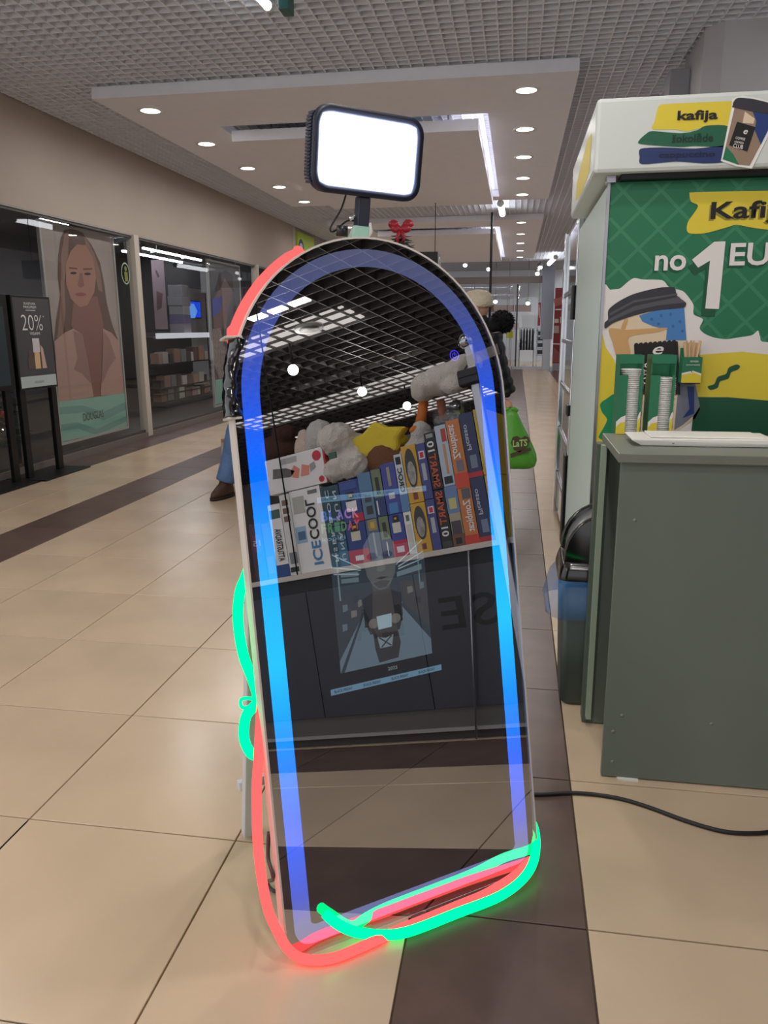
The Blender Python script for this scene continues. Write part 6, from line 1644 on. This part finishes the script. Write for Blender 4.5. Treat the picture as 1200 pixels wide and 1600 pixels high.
for s, px in ((-1, 788), (1, 808)):
    e = bx(px, 642)
    B().tube(smoothpath([h0+Vector((0.004*s, -0.01, 0)), (h0+e)/2+Vector((0.012*s, -0.008, 0)), e], 6), [0.010, 0.012]+[0.016]*11, 8).obj('handle', GM, GB_)
LOGO = mat('bag_logo', (84, 66, 44), 0.5)
yl = yb_-0.083
def lg(pts): return [Vector((P(x, y, 'y', yl).x, yl, P(x, y, 'y', yl).z)) for x, y in pts]
poly('logo_heart', lg([(812, 707), (803, 703), (798, 692), (801, 683), (808, 681), (814, 685), (820, 681), (826, 683), (828, 690), (822, 698)]), LOGO, GB_)
poly('logo_bar', lg([(797, 709), (829, 699), (830, 704), (798, 715)]), LOGO, GB_)
q0 = P(801, 699, 'y', yl-0.003)
text('logo_lettering', 'LaTS', q0, (1, 0, 0.12), (0, 0, 1), 0.105, 0.052, mat('logo_pale', (170, 214, 130), 0.5), GB_, 0.03)

# ---- seated person, mostly hidden by the mirror
SC_ = Vector((-1.86, 6.25, 0))
PS = thing('person', 'seated person in blue jeans and brown boots behind the left mirror edge', 'person', SC_)
J = {'pelvis': (SC_+Vector((0, 0, 0.55)), (0.15, 0.11)), 'waist': (SC_+Vector((0.0, 0.02, 0.72)), (0.14, 0.10)), 'chest': (SC_+Vector((-0.03, 0.0, 0.95)), (0.16, 0.11)), 'neck': (SC_+Vector((-0.05, -0.03, 1.10)), 0.055), 'skull': (SC_+Vector((-0.07, -0.05, 1.18)), 0.06),
     'shl': (SC_+Vector((-0.16, 0.06, 1.02)), 0.06), 'ell': (SC_+Vector((-0.18, -0.05, 0.78)), 0.047), 'wrl': (SC_+Vector((-0.12, -0.26, 0.70)), 0.03),
     'shr': (SC_+Vector((0.14, -0.08, 1.02)), 0.06), 'elr': (SC_+Vector((0.14, -0.18, 0.78)), 0.047), 'wrr': (SC_+Vector((0.0, -0.33, 0.70)), 0.03),
     'hpl': (SC_+Vector((-0.10, 0.02, 0.54)), 0.088), 'knl': (Vector((-2.145, 5.87, 0.565)), 0.074), 'cfl': (Vector((-2.20, 5.86, 0.36)), 0.060), 'anl': (Vector((-2.265, 5.86, 0.12)), 0.045),
     'hpr': (SC_+Vector((0.09, -0.05, 0.54)), 0.088), 'knr': (Vector((-1.80, 5.78, 0.565)), 0.074), 'cfr': (Vector((-1.82, 5.77, 0.36)), 0.060), 'anr': (Vector((-1.83, 5.78, 0.12)), 0.045)}
E_ = [('pelvis', 'waist'), ('waist', 'chest'), ('chest', 'neck'), ('neck', 'skull'), ('chest', 'shl'), ('shl', 'ell'), ('ell', 'wrl'), ('chest', 'shr'), ('shr', 'elr'), ('elr', 'wrr'), ('pelvis', 'hpl'), ('hpl', 'knl'), ('knl', 'cfl'), ('cfl', 'anl'), ('pelvis', 'hpr'), ('hpr', 'knr'), ('knr', 'cfr'), ('cfr', 'anr')]
skin_body('body', J, E_, mat('jacket_navy', (40, 46, 66), 0.8), PS, 'pelvis')
JEAN = mat('jeans_blue', (92, 122, 168), 0.85, noise_amt=0.22, noise_scale=9, bump=0.3, bump_scale=90)
for hip, kn, an in (((-1.96, 6.27, 0.545), (-2.150, 5.865, 0.570), (-2.275, 5.855, 0.135)), ((-1.77, 6.2, 0.545), (-1.80, 5.78, 0.570), (-1.83, 5.78, 0.135))):
    hip, kn, an = Vector(hip), Vector(kn), Vector(an)
    path = smoothpath([hip, (hip+kn)/2+Vector((0, 0, 0.012)), kn, (kn+an)/2, an], 7)
    rs = []
    for i in range(len(path)):
        f = i/(len(path)-1)
        rs.append((0.105-0.03*min(f*2, 1) if f < 0.5 else 0.078+0.010*abs(math.sin(f*26))*0.4-0.0*(f-0.5)))
    rs[-1] = 0.082; rs[-2] = 0.083
    B().tube(path, rs, 18).obj('jeans_leg', JEAN, PS)
BOOT = mat('boot_brown', (78, 54, 42), 0.5, noise_amt=0.15, noise_scale=20)
for an, d in (((-2.275, 5.86), (-0.30, -0.95)), ((-1.83, 5.78), (0.0, -1))):
    d = Vector((d[0], d[1], 0)).normalized(); s_ = Vector((-d.y, d.x, 0)); c_ = Vector((an[0], an[1], 0))
    def el(cz, cf, rf, rs_): return [c_+d*(cf+rf*math.cos(2*math.pi*k/18))+s_*(rs_*math.sin(2*math.pi*k/18))+Vector((0, 0, cz)) for k in range(18)]
    sole = B().loft([el(0.0, 0.06, 0.145, 0.052), el(0.022, 0.06, 0.147, 0.053)]).obj('boot_sole', mat('sole_dark', (40, 32, 28), 0.7), PS)
    B().loft([el(0.022, 0.06, 0.140, 0.050), el(0.055, 0.055, 0.135, 0.049), el(0.085, 0.035, 0.105, 0.047), el(0.115, 0.005, 0.072, 0.047), el(0.16, -0.005, 0.060, 0.048), el(0.20, -0.005, 0.060, 0.050)]).obj('boot', BOOT, PS)
head(PS, SC_+Vector((-0.085, -0.06, 1.20)), (-0.5, -1, 0), SK)
hb = B(); hb.ball(SC_+Vector((-0.075, -0.045, 1.235)), (0.098, 0.098, 0.09), 18, 12, 0.03); hb.obj('hair', mat('hair_dark', (44, 34, 30), 0.8), PS)
hand(PS, SC_+Vector((-0.12, -0.26, 0.70)), (0.3, -1, -0.25), (0.1, -0.2, -1), SK, 0.5)
hand(PS, SC_+Vector((0.0, -0.33, 0.70)), (-0.3, -1, -0.25), (0.1, -0.2, -1), SK, 0.5)
BE = thing('bench', 'low wooden bench with pale square legs behind the mirror', 'bench', (-1.6, 6.35, 0))
for i in range(4):
    box('seat_slat', -2.40, -0.9, 6.10+i*0.125, 6.215+i*0.125, 0.405, 0.435, mat('bench_wood', (150, 118, 86), 0.6, noise_amt=0.1), BE, 0.004)
for x in (-2.375, -0.96):
    for y in (6.14, 6.54):
        box('leg', x-0.03, x+0.03, y-0.03, y+0.03, 0.0, 0.405, mat('bench_leg', (176, 162, 146), 0.5), BE, 0.004)
